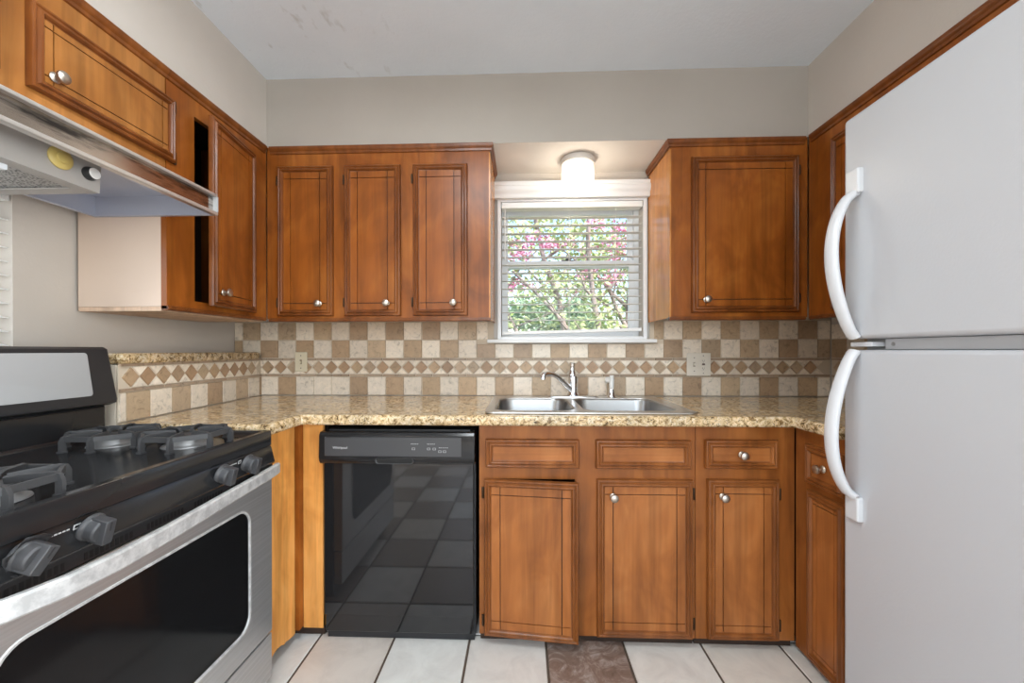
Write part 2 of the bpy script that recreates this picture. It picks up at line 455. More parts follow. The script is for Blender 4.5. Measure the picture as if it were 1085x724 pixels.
# low wall that carries the granite ledge, along the left wall
LW = Matrix.Translation((-1.557, 1.328, 0)) @ Matrix.Rotation(LWA, 4, 'Z')
b = MB(); b.M = LW
b.box(.002, .148, -.014, .872, 0, 1.118)
struct(b.build('wall_left_low', mat('cream_tile_edge', (.70,.61,.50), .6), smooth=0))

# ------------------------------------------------------------------ sink window
FXI0, FXI1 = WX0, WX1
w = MB()
yf = YW + .075
w.plate(WX0+.002, WX1-.002, WZ0+.002, WZ1-.002, yf, yf+.055, [(WX0+.012, WX1-.030, WZ0+.010, WZ1-.012)])
win = struct(w.build('window_1', VINYL, smooth=0, bevel=.002))
s_ = MB(); s_.plate(WX0+.012, WX1-.030, 1.637, WZ1-.012, yf+.03, yf+.05, [(WX0+.036, WX1-.056, 1.682, WZ1-.040)])
s_.build('window_sash', VINYL, win, smooth=0)
s_ = MB(); s_.plate(WX0+.012, WX1-.030, WZ0+.010, 1.675, yf+.004, yf+.026, [(WX0+.036, WX1-.056, WZ0+.036, 1.642)])
s_.build('window_sash', VINYL, win, smooth=0)
MB().box(WX0+.034, WX1-.054, yf+.038, yf+.042, 1.680, WZ1-.038).build('window_pane', PANE, win, smooth=0)
MB().box(WX0+.034, WX1-.054, yf+.012, yf+.016, WZ0+.034, 1.644).build('window_pane', PANE, win, smooth=0)
l_ = MB(); l_.box(.225, .295, yf+.006, yf+.02, 1.6755, 1.681); l_.lathe([(.012,1.681),(.012,1.689),(.006,1.692)], (.26, yf+.012, 0)); l_.box(.26, .285, yf+.008, yf+.016, 1.687, 1.693)
l_.build('sash_lock', BLACKSATIN, win)
# grey flat trim each side, and the sill board
b = MB(); b.box(-.156, WX0-.004, YW-.006, YW-.001, WZ0, 1.995); b.box(WX1+.004, .694, YW-.006, YW-.001, WZ0, 1.995)
struct(b.build('trim_1', GREYTRIM, smooth=0))
b = MB(); b.box(-.190, .720, YW-.055, YW-.001, 1.206, 1.225)
b.box(WX0+.002, WX1-.002, YW-.001, yf, 1.2355, 1.243)
struct(b.build('trim_2', WHITE, smooth=0, bevel=.003))
# white frame lining the opening
b = MB(); b.plate(WX0-.016, WX1+.016, WZ0-.009, WZ1+.012, YW-.018, YW-.0065, [(WX0+.002, WX1-.002, WZ0+.002, WZ1-.002)])
struct(b.build('trim_3', VINYL, smooth=0, bevel=.002))

# valance board with a moulded end profile
VP = [(0,0),(-.028,0),(-.032,.010),(-.032,.022),(-.040,.030),(-.046,.045),(-.046,.060),(-.038,.066),(-.038,.086),(0,.086)]
b = MB(); b.M = Matrix.Translation((0, YW-.02, 1.992)) 
n = len(VP); x0_, x1_ = -.152, .690
b.add([(x0_, y, z) for y, z in VP] + [(x1_, y, z) for y, z in VP],
      [tuple(range(n))[::-1], tuple(range(n, 2*n))] + [(i, (i+1) % n, n+(i+1) % n, n+i) for i in range(n)])
tag(b.build('window_valance', WHITE, smooth=50), 'white moulded valance board across the top of the sink window', 'valance')

# horizontal blind of the sink window
bl = thing('window_blind', 'white horizontal slat blind hanging in the window over the sink', 'blind', (.272, YW+.03, 1.25))
def at_blind(mb): mb.M = Matrix.Translation((-.272, -YW-.03, -1.25)); return mb
b = at_blind(MB()); b.box(WX0+.005, WX1-.005, YW-.010, YW+.050, 1.950, 1.982); b.build('headrail', BLIND, bl, smooth=0, bevel=.003)
BY0, BY1 = YW+.008, YW+.048
b = at_blind(MB())
z = 1.905; tilt = 0
while z > 1.30:
    sag = .004*math.sin(z*40)
    ps = []
    for k in range(5):
        t = k/4; y = BY0 + (BY1-BY0)*t; zz = z + .0025*math.sin(PI*t)
        ps.append((y, zz))
    vs = []
    for x in (WX0+.006, WX1-.006):
        vs += [(x, y, zz+.0011) for y, zz in ps] + [(x, y, zz-.0011) for y, zz in ps[::-1]]
    b.add(vs, [tuple(range(10))[::-1], tuple(range(10, 20))] + [(i, (i+1) % 10, 10+(i+1) % 10, 10+i) for i in range(10)])
    z -= .0440
b.build('slats', SLAT, bl, smooth=30)
b = at_blind(MB()); xa, xb = WX0+.006, WX1-.006
za, zb = 1.252, 1.272
vs = []
for x, zz in ((xa, za), (xb, zb)): vs += [(x, BY0, zz), (x, BY1, zz), (x, BY1, zz+.017), (x, BY0, zz+.017)]
b.add(vs, [(0,1,2,3)[::-1], (4,5,6,7), (0,1,5,4)[::-1], (1,2,6,5)[::-1], (2,3,7,6)[::-1], (3,0,4,7)[::-1]])
b.build('bottom_rail', BLIND, bl, smooth=0, bevel=.003)
for x in (-.08, .015, .262, .515):
    for y in (BY0-.001, BY1+.001):
        c_ = at_blind(MB()); c_.tube([(x, y, 1.95), (x, y, 1.27)], .0009, 6, up=(1,0,0)); c_.build('ladder_cord', BLIND, bl)
c_ = at_blind(MB()); c_.tube([(-.095, BY0-.006, 1.95), (-.094, BY0-.007, 1.66)], .0028, 8, up=(1,0,0)); c_.build('tilt_wand', BLIND, bl)

# left window and its blind, only a strip of it in view
b = MB(); b.M = LW @ Matrix.Rotation(PI/2, 4, 'Z')
b.plate(-.898, -.182, 1.142, 1.658, .06, .10, [(-.86, -.225, 1.18, 1.62)])
win2 = struct(b.build('window_2', VINYL, smooth=0))
b = MB(); b.M = LW @ Matrix.Rotation(PI/2, 4, 'Z'); b.box(-.862, -.223, .078, .082, 1.178, 1.622); b.build('window_pane', PANE, win2, smooth=0)
bl2 = thing('window_blind', 'white slat blind on the left wall window beside the range hood', 'blind', tuple(LW @ Vector((.01, -.5, 1.15))))
inv = Matrix.Translation(-bl2.location)
b = MB(); b.M = inv @ LW; z = 1.185; e0, e1 = -.89, -.186
while z < 1.60:
    b.add([(-.046,e0,z+.004),(-.004,e0,z-.004),(-.004,e1,z-.004),(-.046,e1,z+.004),
           (-.046,e0,z+.007),(-.004,e0,z-.001),(-.004,e1,z-.001),(-.046,e1,z+.007)],
          [(3,2,1,0),(4,5,6,7),(0,1,5,4),(1,2,6,5),(2,3,7,6),(3,0,4,7)]); z += .042
b.build('slats', BLIND, bl2, smooth=0)
b = MB(); b.M = inv @ LW; b.box(-.048, -.002, e0, e1, 1.618, 1.656); b.build('headrail', BLIND, bl2, smooth=0)
b = MB(); b.M = inv @ LW; b.box(-.046, -.004, e0, e1, 1.150, 1.164); b.build('bottom_rail', BLIND, bl2, smooth=0)
for y in (-.78, -.27):
    b = MB(); b.M = inv @ LW; b.tube([(-.002, y, 1.62), (-.002, y, 1.16)], .001, 6, up=(1,0,0)); b.build('ladder_cord', BLIND, bl2)

# ------------------------------------------------------------------ tiled backsplashes
def shade(c, k): return tuple(max(0, x*k) for x in c)
CREAMS = [(.80,.70,.575), (.76,.67,.56), (.82,.73,.61), (.72,.63,.52)]
TANS = [(.46,.325,.20), (.42,.29,.18), (.51,.38,.25), (.46,.345,.235), (.40,.28,.18)]
DIAM = [(.42,.27,.16), (.45,.31,.19), (.38,.245,.15), (.46,.335,.225)]
class Tiler(MB):
    def slab(s, poly, y, t=.006, e=.0016):
        """polygon (x,z) tile whose face sits t in front of y."""
        cx = sum(p[0] for p in poly)/len(poly); cz = sum(p[1] for p in poly)/len(poly)
        q = []
        for x, z in poly:
            d = math.hypot(x-cx, z-cz) or 1
            q.append((x-(x-cx)/d*e*1.4, z-(z-cz)/d*e*1.4))
        n = len(poly)
        s.add([(x, y, z) for x, z in poly] + [(x, y-t, z) for x, z in q],
              [tuple(range(n, 2*n))] + [(i, (i+1) % n, n+(i+1) % n, n+i) for i in range(n)])
def rect(x0, x1, z0, z1): return [(x0,z0),(x1,z0),(x1,z1),(x0,z1)]
def clip_rect(r, cuts):
    """cut rectangle r to the outside of the window cut boxes (left/right trimming only)."""
    x0, x1, z0, z1 = r
    for cx0, cx1, cz0, cz1 in cuts:
        if z1 > cz0+.001 and z0 < cz1 and x1 > cx0 and x0 < cx1:
            if z0 < cz0-.02: z1 = cz0
            elif x0 < cx0: x1 = cx0
            elif x1 > cx1: x0 = cx1
            else: return None
    if x1-x0 < .006 or z1-z0 < .006: return None
    return x0, x1, z0, z1
def backsplash(root, x0, x1, rows, band, M, grid0, cuts=(), ztop=1.302, seed=1, parity=0, pale=()):
    """rows: list of (z0,z1,parity); band: (liner0, dia0, dia1, liner1)."""
    g = .0013; rg = random.Random(seed)
    gb = MB(); gb.M = M
    holes = [c for c in cuts]
    gb.plate(x0, x1, rows[0][0], ztop, -.006, -.0012, holes)
    gb.build('grout_bed', GROUT, root, smooth=0)
    k0 = int(math.floor((x0-grid0)/TP)); k1 = int(math.ceil((x1-grid0)/TP))
    for z0, z1, par in rows:
        if z0 == rows[0][0] or z0 == rows[1][0]: t = Tiler(); t.M = M
        for k in range(k0, k1+1):
            a, c = max(grid0+k*TP, x0), min(grid0+(k+1)*TP, x1)
            if c-a < .008: continue
            r = clip_rect((a+g, c-g, z0+g, min(z1-g, ztop)), cuts)
            if not r: continue
            white = (k + par + parity) % 2 == 0
            if (k, z0) in pale: white = True
            col = rg.choice(CREAMS if white else TANS)
            t.col = shade(col, rg.uniform(.92, 1.07))
            t.slab(rect(*r), -.005)
        if z0 == rows[0][0] or z0 == rows[-1][0]: t.build('field_tiles', TILE, root, smooth=0)
    d = Tiler(); d.M = M
    l0, d0, d1, l1 = band
    for za, zb in ((l0, d0), (d1, l1)):
        x = x0
        while x < x1:
            L = .094; xe = min(x+L, x1)
            d.col = shade(rg.choice([(.36,.26,.18), (.42,.32,.23), (.38,.29,.21)]), rg.uniform(.9, 1.1))
            if xe-x > .01: d.slab(rect(x+g, xe-g, za+g, zb-g), -.005, .007)
            x = xe
    P = .0728; zc = (d0+d1)/2; h = (d1-d0)/2; x = x0 + .01
    while x < x1-.002:
        xe = x+P; xm = (x+xe)/2
        e = .0012
        if xe <= x1:
            d.col = shade(rg.choice(DIAM if rg.random() > .12 else TANS), rg.uniform(.9, 1.12))
            d.slab([(xm, d0+e*2), (xe-e*2, zc), (xm, d1-e*2), (x+e*2, zc)], -.005)
            xn = xe+P/2
            if xn < x1:
                d.col = shade(rg.choice(CREAMS), rg.uniform(1.0, 1.1)); d.slab([(xm+e*3, d0+e), (xn-e*3, d0+e), (xe, zc-e*3)], -.005)
                d.col = shade(rg.choice(CREAMS), rg.uniform(1.0, 1.1)); d.slab([(xe, zc+e*3), (xn-e*3, d1-e), (xm+e*3, d1-e)], -.005)
        x = xe
    d.build('diamond_border', TILE, root, smooth=0)
ROWS = [(.9155, 1.020, 0), (1.123, 1.2235, 1), (1.2235, 1.325, 0)]
BAND = (1.020, 1.034, 1.110, 1.123)
bs = thing('tile_backsplash', 'checkered travertine backsplash with diamond border behind the sink', 'backsplash', (0, YW, .9155))
backsplash(bs, -1.627, XR-.012, ROWS, BAND, Matrix.Translation((0, 0, -.9155)), X0, [(-.19, .72, 1.204, 1.227), (-.157, .696, 1.20, 1.4)], 1.331, 5, 0, {(3, .9155)})
bs2 = thing('tile_backsplash', 'low strip of tiles with diamond border under the granite ledge at left', 'backsplash', tuple(LW @ Vector((.150, 0, .9155))), LWA + PI/2)
backsplash(bs2, -.014, .850, ROWS[:1], BAND, Matrix.Translation((0, 0, -.9155)), .0+.012, (), 1.116, 9, 1)
bs3 = thing('tile_backsplash', 'short tiled backsplash on the right wall beside the refrigerator', 'backsplash', (XR, YW-.012, .9155), -PI/2)
backsplash(bs3, .002, .88, ROWS, BAND, Matrix.Translation((0, 0, -.9155)), .0, (), 1.302, 12)

# ------------------------------------------------------------------ granite worktop and ledge
def curve_slab(name, outline, holes, z0, z1, bevel, m):
    cu = bpy.data.curves.new(name, 'CURVE'); cu.dimensions = '2D'; cu.fill_mode = 'BOTH'
    for loop in [outline] + holes:
        sp = cu.splines.new('POLY'); sp.points.add(len(loop)-1); sp.use_cyclic_u = True
        for p, q in zip(sp.points, loop): p.co = (q[0], q[1], 0, 1)
    cu.extrude = (z1-z0)/2 - bevel; cu.bevel_depth = bevel; cu.bevel_resolution = 3
    t = bpy.data.objects.new('tmp', cu); COL.objects.link(t)
    dg = bpy.context.evaluated_depsgraph_get()
    me = bpy.data.meshes.new_from_object(t.evaluated_get(dg)); me.name = name
    bpy.data.objects.remove(t); bpy.data.curves.remove(cu)
    me.materials.clear(); me.materials.append(m)
    me.polygons.foreach_set('use_smooth', [True]*len(me.polygons)); me.set_sharp_from_angle(angle=math.radians(35))
    o = bpy.data.objects.new(name, me); COL.objects.link(o); o.location = (0, 0, (z0+z1)/2)
    return o
bv = .012
def arc(cx, cy, r, a0, a1, n=5): return [(cx+r*math.cos(math.radians(a0+(a1-a0)*k/n)), cy+r*math.sin(math.radians(a0+(a1-a0)*k/n))) for k in range(n+1)]
lw1 = LW @ Vector((.162+bv, .002, 0)); lw2 = LW @ Vector((.162+bv, .855, 0))
CF = 1.520+bv; CL = -.860-bv; CRX = 1.015+bv
out = [(lw1.x, 1.316+bv), (CL, 1.316+bv)]
out += [(CL, CF-.012), (CL+.012, CF)]
out += [(CRX-.012, CF), (CRX, CF-.012)]
out += [(CRX, 1.315+bv), (XR-.016-bv, 1.315+bv), (XR-.016-bv, YW-.016-bv), (lw2.x, YW-.016-bv)]
SX0, SX1, SY0, SY1 = -.152, .692, 1.558, 2.125
hole = [(x, y) for x, y, z in rect_loop(SX0+.03, SX1-.03, SY0+.03, SY1-.03, .05, 0)][::-1]
ct = curve_slab('granite_countertop', out, [hole], .874, .9145, bv, GRANITE)
tag(ct, 'speckled tan granite countertop running round the sink and both corners', 'countertop')
lp = [LW @ Vector(p) for p in ((.01, -.008, 0), (.165, -.008, 0), (.165, .80, 0), (.150, .822, 0), (.01, .822, 0))]
ld = curve_slab('granite_ledge', [(p.x, p.y) for p in lp], [], 1.1205, 1.158, .010, GRANITE)
tag(ld, 'narrow granite bar ledge on the low tiled wall at left', 'ledge')

# ------------------------------------------------------------------ cabinets
BEADP = [(0,0),(0,.013),(.003,.0175),(.0075,.0185),(.011,.0155),(.013,.0155),(.017,.0215),(.0215,.0225),(.0255,.019),(.027,.0135),(.030,.0125)]
KNOBP = [(.0125,0),(.0135,.002),(.012,.004),(.006,.007),(.0055,.013),(.010,.016),(.0150,.020),(.0162,.024),(.0150,.028),(.010,.031),(.004,.0325)]
def knob(parent, x, z, y=-.0155):
    b = MB(); b.lathe(KNOBP, (0, 0, 0), '-Y', 20); return b.build('knob', NICKEL, parent, (x, y, z))
def hinge(parent, side, z, y=0.0):
    b = MB(); s = 1 if side == 'left' else -1
    b.lathe([(.0035, -.022), (.0045, -.020), (.0045, .020), (.0035, .022)], (-s*.006, -.006, 0), 'Z', 10)
    b.box(min(-s*.002, -s*.012), max(-s*.002, -s*.012), -.003, -.0002, -.020, .020)
    return b.build('hinge', BRONZE, parent, (0, y, z))
def panel_front(mb, w, h, gi, vert=True, horiz=True):
    """moulded door face: mitred bead, flat panel divided by thin dark grooves."""
    f = .0285; g = .0017
    mb.mat = 0; mb.frame(0, w, 0, h, BEADP)
    mb.mat = 1; mb.box(f-.004, w-f+.004, -.0070, -.002, f-.004, h-f+.004)
    xs = [f] + ([gi, w-gi] if vert else []) + [w-f]
    zs = [f] + ([gi*.95, h-gi*.95] if horiz else []) + [h-f]
    mb.mat = 2
    for i in range(len(xs)-1):
        for j in range(len(zs)-1):
            a = xs[i] + (g if i else 0); c = xs[i+1] - (g if i < len(xs)-2 else 0)
            d = zs[j] + (g if j else 0); e = zs[j+1] - (g if j < len(zs)-2 else 0)
            mb.box(a, c, -.0125, -.003, d, e)
    mb.mat = 0; mb.box(.0005, w-.0005, -.0129, 0, .0005, f); mb.box(.0005, w-.0005, -.0129, 0, h-f, h-.0005)
    mb.box(.0005, f, -.0129, 0, f, h-f); mb.box(w-f, w-.0005, -.0129, 0, f, h-f)
def door(cab, x, z, w, h, hinge_side, knob_at=None, gi=.062, angle=0, y=-.001, panel=None, bead=None, knob_label=True, name='door', mark=None):
    mb = MB()
    if hinge_side == 'right': mb.M = Matrix.Translation((-w, 0, 0))
    panel_front(mb, w, h, gi)
    d = mb.build(name, [bead or BEAD, GROOVE, panel or WOOD], cab, ((x if hinge_side == 'left' else x+w), y, z), angle, smooth=35)
    if mark: d['label'] = mark
    off = -w if hinge_side == 'right' else 0
    if knob_at: knob(d, off + knob_at[0], knob_at[1])
    for zz in (h*.09, h*.91): hinge(d, hinge_side, zz)
    return d
def drawer(cab, x, z, w, h, knob_on, y=-.001):
    mb = MB(); panel_front(mb, w, h, 0, False, False)
    d = mb.build('drawer_front', [BEADB, GROOVE, WOODBH], cab, (x, y, z), 0, smooth=35)
    if knob_on: knob(d, w/2, h/2)
    return d
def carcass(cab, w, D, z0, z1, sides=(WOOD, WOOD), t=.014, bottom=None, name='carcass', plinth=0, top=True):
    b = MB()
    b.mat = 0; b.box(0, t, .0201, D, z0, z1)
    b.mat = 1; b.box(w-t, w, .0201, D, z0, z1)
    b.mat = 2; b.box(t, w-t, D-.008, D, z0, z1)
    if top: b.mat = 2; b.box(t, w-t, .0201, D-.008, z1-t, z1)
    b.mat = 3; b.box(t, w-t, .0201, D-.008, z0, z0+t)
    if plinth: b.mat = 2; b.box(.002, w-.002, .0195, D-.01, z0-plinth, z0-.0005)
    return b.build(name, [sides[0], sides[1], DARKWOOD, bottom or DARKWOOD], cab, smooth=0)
def face_frame(cab, x0, x1, z0, z1, holes, m=WOOD):
    b = MB(); b.plate(x0, x1, z0, z1, 0, .02, holes); return b.build('face_frame', m, cab, smooth=0)
def crown(cab, x0, x1, z1, left_end=None, right_end=None, D=.32):
    """small moulding under the soffit, returning along an exposed end."""
    prof = [(0, 0), (-.005, .003), (-.006, .013), (-.011, .018), (-.014, .026), (-.014, .035), (0, .035)]
    b = MB(); n = len(prof); zb = z1-.036
    def run(pa, pb): 
        b.add(pa+pb, [tuple(range(n))[::-1], tuple(range(n, 2*n))] + [(i, (i+1) % n, n+(i+1) % n, n+i) for i in range(n)])
    ea = (lambda o: o if left_end else 0); eb = (lambda o: -o if right_end else 0)
    run([(x0+ea(o), o, zb+h) for o, h in prof], [(x1+eb(o), o, zb+h) for o, h in prof])
    if right_end:
        run([(x1-o, o, zb+h) for o, h in prof], [(x1-o, D, zb+h) for o, h in prof])
    if left_end:
        run([(x0+o, D, zb+h) for o, h in prof], [(x0+o, o, zb+h) for o, h in prof])
    return b.build('crown_moulding', BEAD, cab, smooth=30)
def light_rail(cab, x0, x1, z0, left_end=False, right_end=False, D=.32):
    b = MB(); xa = x0 - (.004 if left_end else 0); xb = x1 + (.004 if right_end else 0)
    b.box(xa, xb, -.005, .0195, z0, z0+.017); b.box(xa, xb, -.009, .0195, z0+.004, z0+.011)
    return b.build('bottom_rail', BEAD, cab, smooth=0, bevel=.0015)

UB, UT = 1.304, 2.142
# upper cabinet with three doors, left of the window
x0 = -1.226; w_ = -.152 - x0
c1 = thing('upper_cabinet', 'three door wooden upper cabinet left of the sink window', 'cabinet', (x0, YU, UB))
M0 = UB
def L(z): return z - UB
carcass(c1, w_, .311, L(1.338), L(UT), (WOOD, WOODLIT), bottom=BARE)
dz0, dz1 = 1.331, 2.044
spans = [(-1.167, -.899), (-.843, -.574), (-.514, -.257)]
face_frame(c1, 0, w_, L(1.316), L(UT), [(a-x0+.012, b_-x0-.012, L(dz0)+.012, L(dz1)-.012) for a, b_ in spans])
b = MB(); b.box(w_-.004, w_+.003, -.003, .311, L(1.316), L(2.098)); b.build('end_panel', WOODLIT, c1, smooth=0)
for a, b_ in spans: door(c1, a-x0, L(dz0), b_-a, dz1-dz0, 'left', (b_-a-.064, .058), .063)
crown(c1, .017, w_+.003, L(UT), right_end=True, D=.311)
light_rail(c1, .01, w_, L(UB), right_end=True)

# upper cabinet right of the window
x0 = .687; w_ = 1.308 - x0
c2 = thing('upper_cabinet', 'single door wooden upper cabinet right of the sink window', 'cabinet', (x0, YU, UB))
carcass(c2, w_, .311, L(1.338), L(UT), (WOODLIT, WOOD), bottom=BARE)
face_frame(c2, 0, w_, L(1.316), L(UT), [(.782-x0+.012, 1.263-x0-.012, L(1.34)+.012, L(2.057)-.012)])
b = MB(); b.box(-.003, .004, -.003, .311, L(1.316), L(2.098)); b.build('end_panel', WOODLIT, c2, smooth=0)
door(c2, .782-x0, L(1.340), .481, .715, 'right', (.062, .058), .062)
crown(c2, -.003, w_-.014, L(UT), left_end=True, D=.311)
light_rail(c2, 0, w_-.01, L(UB), left_end=True)

# corner upper cabinet on the left run (faces +X); local x runs along +Y
XF = -1.228
y0 = 1.330; w_ = 1.866 - y0
c3 = thing('upper_cabinet', 'corner upper cabinet with ajar door and beige painted side, beside the range hood', 'cabinet', (XF, y0, UB), PI/2)
carcass(c3, w_, .318, L(1.320), L(UT), (PAINTSIDE, WOOD), bottom=BARE)
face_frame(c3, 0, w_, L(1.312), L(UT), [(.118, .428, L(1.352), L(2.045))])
door(c3, .132, L(1.338), .308, .722, 'right', (.062, .058), .055, math.radians(7.5))
b = MB(); b.box(.540, .545, .024, .318, L(1.312), L(UT)); b.build('corner_stile', WOOD, c3, smooth=0)
crown(c3, 0, w_+.004-.017, L(UT))
light_rail(c3, 0, w_-.01, L(UB)+.003)
MB().box(.001, w_-.001, .0203, .318, L(1.3045), L(1.3192)).build('underside', BARE, c3, smooth=0)

# cabinet above the hood
y0 = .50; w_ = 1.326 - y0
c4 = thing('upper_cabinet', 'short wooden cabinet with wide doors mounted right above the range hood', 'cabinet', (XF, y0, 1.706), PI/2)
H4 = UT-1.706
carcass(c4, w_, .245, 0, H4, (WOOD, WOOD))
face_frame(c4, 0, w_, 0, H4, [(.455, w_-.03, .125, .325), (.03, .36, .125, .325)], WOODM)
door(c4, .940-y0, 1.824-1.706, 1.352-.940, .218, 'right', (.050, .052), .050, panel=WOODM)
door(c4, .012, 1.824-1.706, .372, .218, 'left', (.372-.05, .052), .050, panel=WOODM)
crown(c4, 0, w_+.004, H4)

# right run uppers (face -X); local x runs along -Y
XF2 = 1.3121
y0 = 1.866; w_ = y0 - 1.31
c5 = thing('upper_cabinet', 'upper cabinet on the right wall, partly hidden behind the refrigerator', 'cabinet', (XF2, y0, UB), -PI/2)
carcass(c5, w_, .340, L(1.320), L(UT), bottom=BARE)
face_frame(c5, 0, w_, L(1.316), L(UT), [(.160, .47, L(1.352), L(2.045))])
door(c5, .146, L(1.340), .36, .717, 'right', (.06, .058), .058)
crown(c5, .017, w_, L(UT)); light_rail(c5, .01, w_, L(UB))
y0 = 1.3095; w_ = y0 - .50
c6 = thing('upper_cabinet', 'shallow wooden cabinet directly above the white refrigerator', 'cabinet', (XF2, y0, 1.92), -PI/2)
carcass(c6, w_, .340, 0, UT-1.92); face_frame(c6, 0, w_, 0, UT-1.92, [(.05, .38, .035, .13), (.43, .76, .035, .13)])
door(c6, .03, .020, .36, .120, 'left', None, .040); door(c6, .41, .020, .36, .120, 'right', None, .040)
crown(c6, 0, w_, UT-1.92)

# base cabinets on the back run
BZ0 = .034; BZ1 = .8725
def LB(z): return z - BZ0
x0 = -.172; w_ = .676 - x0
b1 = thing('base_cabinet', 'wide base cabinet under the sink with one door hanging ajar', 'cabinet', (x0, YB, 0))
carcass(b1, w_, .60, BZ0, BZ1, plinth=BZ0, top=False)
face_frame(b1, 0, w_, BZ0, BZ1, [(-.147-x0+.015, .219-x0-.010, .056, .6545), (.293-x0+.012, .663-x0-.012, .056, .645)], WOODF)
drawer(b1, -.145-x0, .702, .368, .112, False); drawer(b1, .289-x0, .702, .367, .112, False)
d1 = door(b1, -.150-x0, .036, .369, .620, 'left', None, .064, -math.radians(6.0), panel=WOODB, bead=BEADB, mark='door hanging ajar without a knob')
h_ = MB(); h_.lathe([(.0035, 0), (.0035, .0006)], (.369-.064, -.0126, .62-.061), '-Y', 12); h_.build('knob_hole', GRILLE, d1)
door(b1, .293-x0, .040, .370, .620, 'right', (.062, .620-.066), .062, panel=WOODB, bead=BEADB)

x0 = .678; w_ = 1.0565 - x0
b2 = thing('base_cabinet', 'narrow base cabinet with one drawer over one door, right of the sink cabinet', 'cabinet', (x0, YB, 0))
carcass(b2, w_, .60, BZ0, BZ1, plinth=BZ0)
face_frame(b2, 0, w_, BZ0, BZ1, [(.720-x0+.012, .991-x0-.012, .054, .650), (.71-x0+.015, .984-x0-.015, .718, .80)], WOODF)
drawer(b2, .710-x0, .706, .275, .111, True)
door(b2, .720-x0, .041, .271, .622, 'right', (.055, .622-.064), .058, panel=WOODB, bead=BEADB)

# right run base (faces -X)
y0 = 1.576; w_ = y0 - 1.318
b3 = thing('base_cabinet', 'small base cabinet with drawer in the right corner beside the refrigerator', 'cabinet', (1.0595, y0, 0), -PI/2)
carcass(b3, w_, .585, .020, BZ1, plinth=.020)
face_frame(b3, 0, w_, .020, BZ1, [(.095, w_-.015, .07, .64), (.09, w_-.02, .70, .805)], WOODF)
drawer(b3, .072, .680, .178, .142, True)
door(b3, .080, .042, .172, .614, 'left', None, .046, panel=WOODB, bead=BEADB)
b = MB(); b.box(-.60, 0-.001, .022, .585, .03, BZ1); b.build('blind_corner_box', DARKWOOD, b3, smooth=0)

# left corner base with raw wood panels
b4 = thing('base_cabinet', 'left corner base of raw orange wood between gas range and dishwasher', 'cabinet', (-.906, 1.34, 0))
b = MB()
rg = random.Random(4); N = 14
pts = [(0.0, .870)]
low = []
for k in range(N+1):
    t = k/N; low.append((t*.208, .074 - .034*t + rg.uniform(-.011, .009)*(1-t*.5)))
poly = low + [(.208, .870), (0, .870)]
b.M = Matrix.Rotation(PI/2, 4, 'Z'); b.prism(poly, .0, .016)
p_ = b.build('side_panel', RAW, b4, smooth=0); p_['label'] = 'raw orange wood panel with a broken bottom edge'
b = MB(); b.box(.0165, .099, YB-1.34, YB-1.34+.016, .040, .866)
b.box(.0165, .099, YB-1.34+.0001, YB-1.34+.03, .040, .09)
b.build('filler_strip', RAW, b4, smooth=0, bevel=.0012)
b = MB(); b.box(-.022, .016, .212, .2585, .048, .870); b.build('corner_post', WOOD, b4, smooth=0)
b = MB(); b.box(-.46, -.03, .015, .82, .06, .868); b.box(-.46, -.05, .02, .82, 0, .06); b.box(-.03, .095, .29, .82, .06, .868); b.box(-.05, .095, .262, .40, 0, .06); b.build('carcass', DARKWOOD, b4, smooth=0)

# ------------------------------------------------------------------ dishwasher
dw = thing('dishwasher', 'black built-in dishwasher between raw wood corner and sink cabinet', 'dishwasher', (-.4925, 1.56, 0))
hw = .305
b = MB(); b.box(-hw, hw, .03, .58, .030, .845); b.box(-hw+.02, hw-.02, .012, .03, .845, .850)
b.box(-hw+.005, hw-.005, .0295, .5, 0, .03)
b.build('tub_body', BLACKSATIN, dw, smooth=0)
b = MB(); b.box(-hw+.004, hw-.006, .0, .028, .108, .722); b.build('door_panel', DWGLOSS, dw, smooth=30, bevel=.003)
b = MB(); b.box(-hw+.006, hw-.008, .010, .028, .036, .1045); b.build('kick_panel', DWGLOSS, dw, smooth=30, bevel=.002)
# console: full width cap with sloped face, recessed control strip and a pull pocket
con = MB(); con.M = Matrix.Rotation(0, 4, 'Z')
pr = [(.028,.720),(-.012,.718),(-.020,.728),(-.024,.745),(-.020,.832),(-.012,.844),(.028,.846)]
n = len(pr); con.add([(-hw-.006, y, z) for y, z in pr] + [(hw+.002, y, z) for y, z in pr],
    [tuple(range(n))[::-1], tuple(range(n, 2*n))] + [(i, (i+1) % n, n+(i+1) % n, n+i) for i in range(n)])
cons = con.build('console', BLACKENAMEL, dw, smooth=30, bevel=.003)
b = MB(); b.plate(-.285, .255, .752, .826, -.0262, -.0215, []); b.build('control_strip', DARKGREY, cons, smooth=0, bevel=.001)
b = MB()
lp1 = [(x, -.0265, z) for x, z, _ in rect_loop(-.083, .067, .722, .748, .012, 0)]
lp2 = [(x, -.0235, z) for x, z, _ in rect_loop(-.079, .063, .724, .746, .010, 0)]
lp0 = [(x, -.0150, z) for x, z, _ in rect_loop(-.085, .069, .720, .750, .013, 0)]
lp3 = [(x, -.0240, z) for x, z, _ in rect_loop(-.076, .060, .7265, .7435, .008, 0)]
b.mat = 1; loft(b, [lp0, lp1, lp2]); b.mat = 0; loft(b, [lp2, lp3], cap1=True); b.build('pull_pocket', [GRILLE, DARKGREY], cons)
b = MB()
for k in range(16): b.box(-.278+k*.0062, -.274+k*.0062, -.0268, -.0255, .824, .829)
b.build('vent_slots', GRILLE, cons, smooth=0)
b = MB()
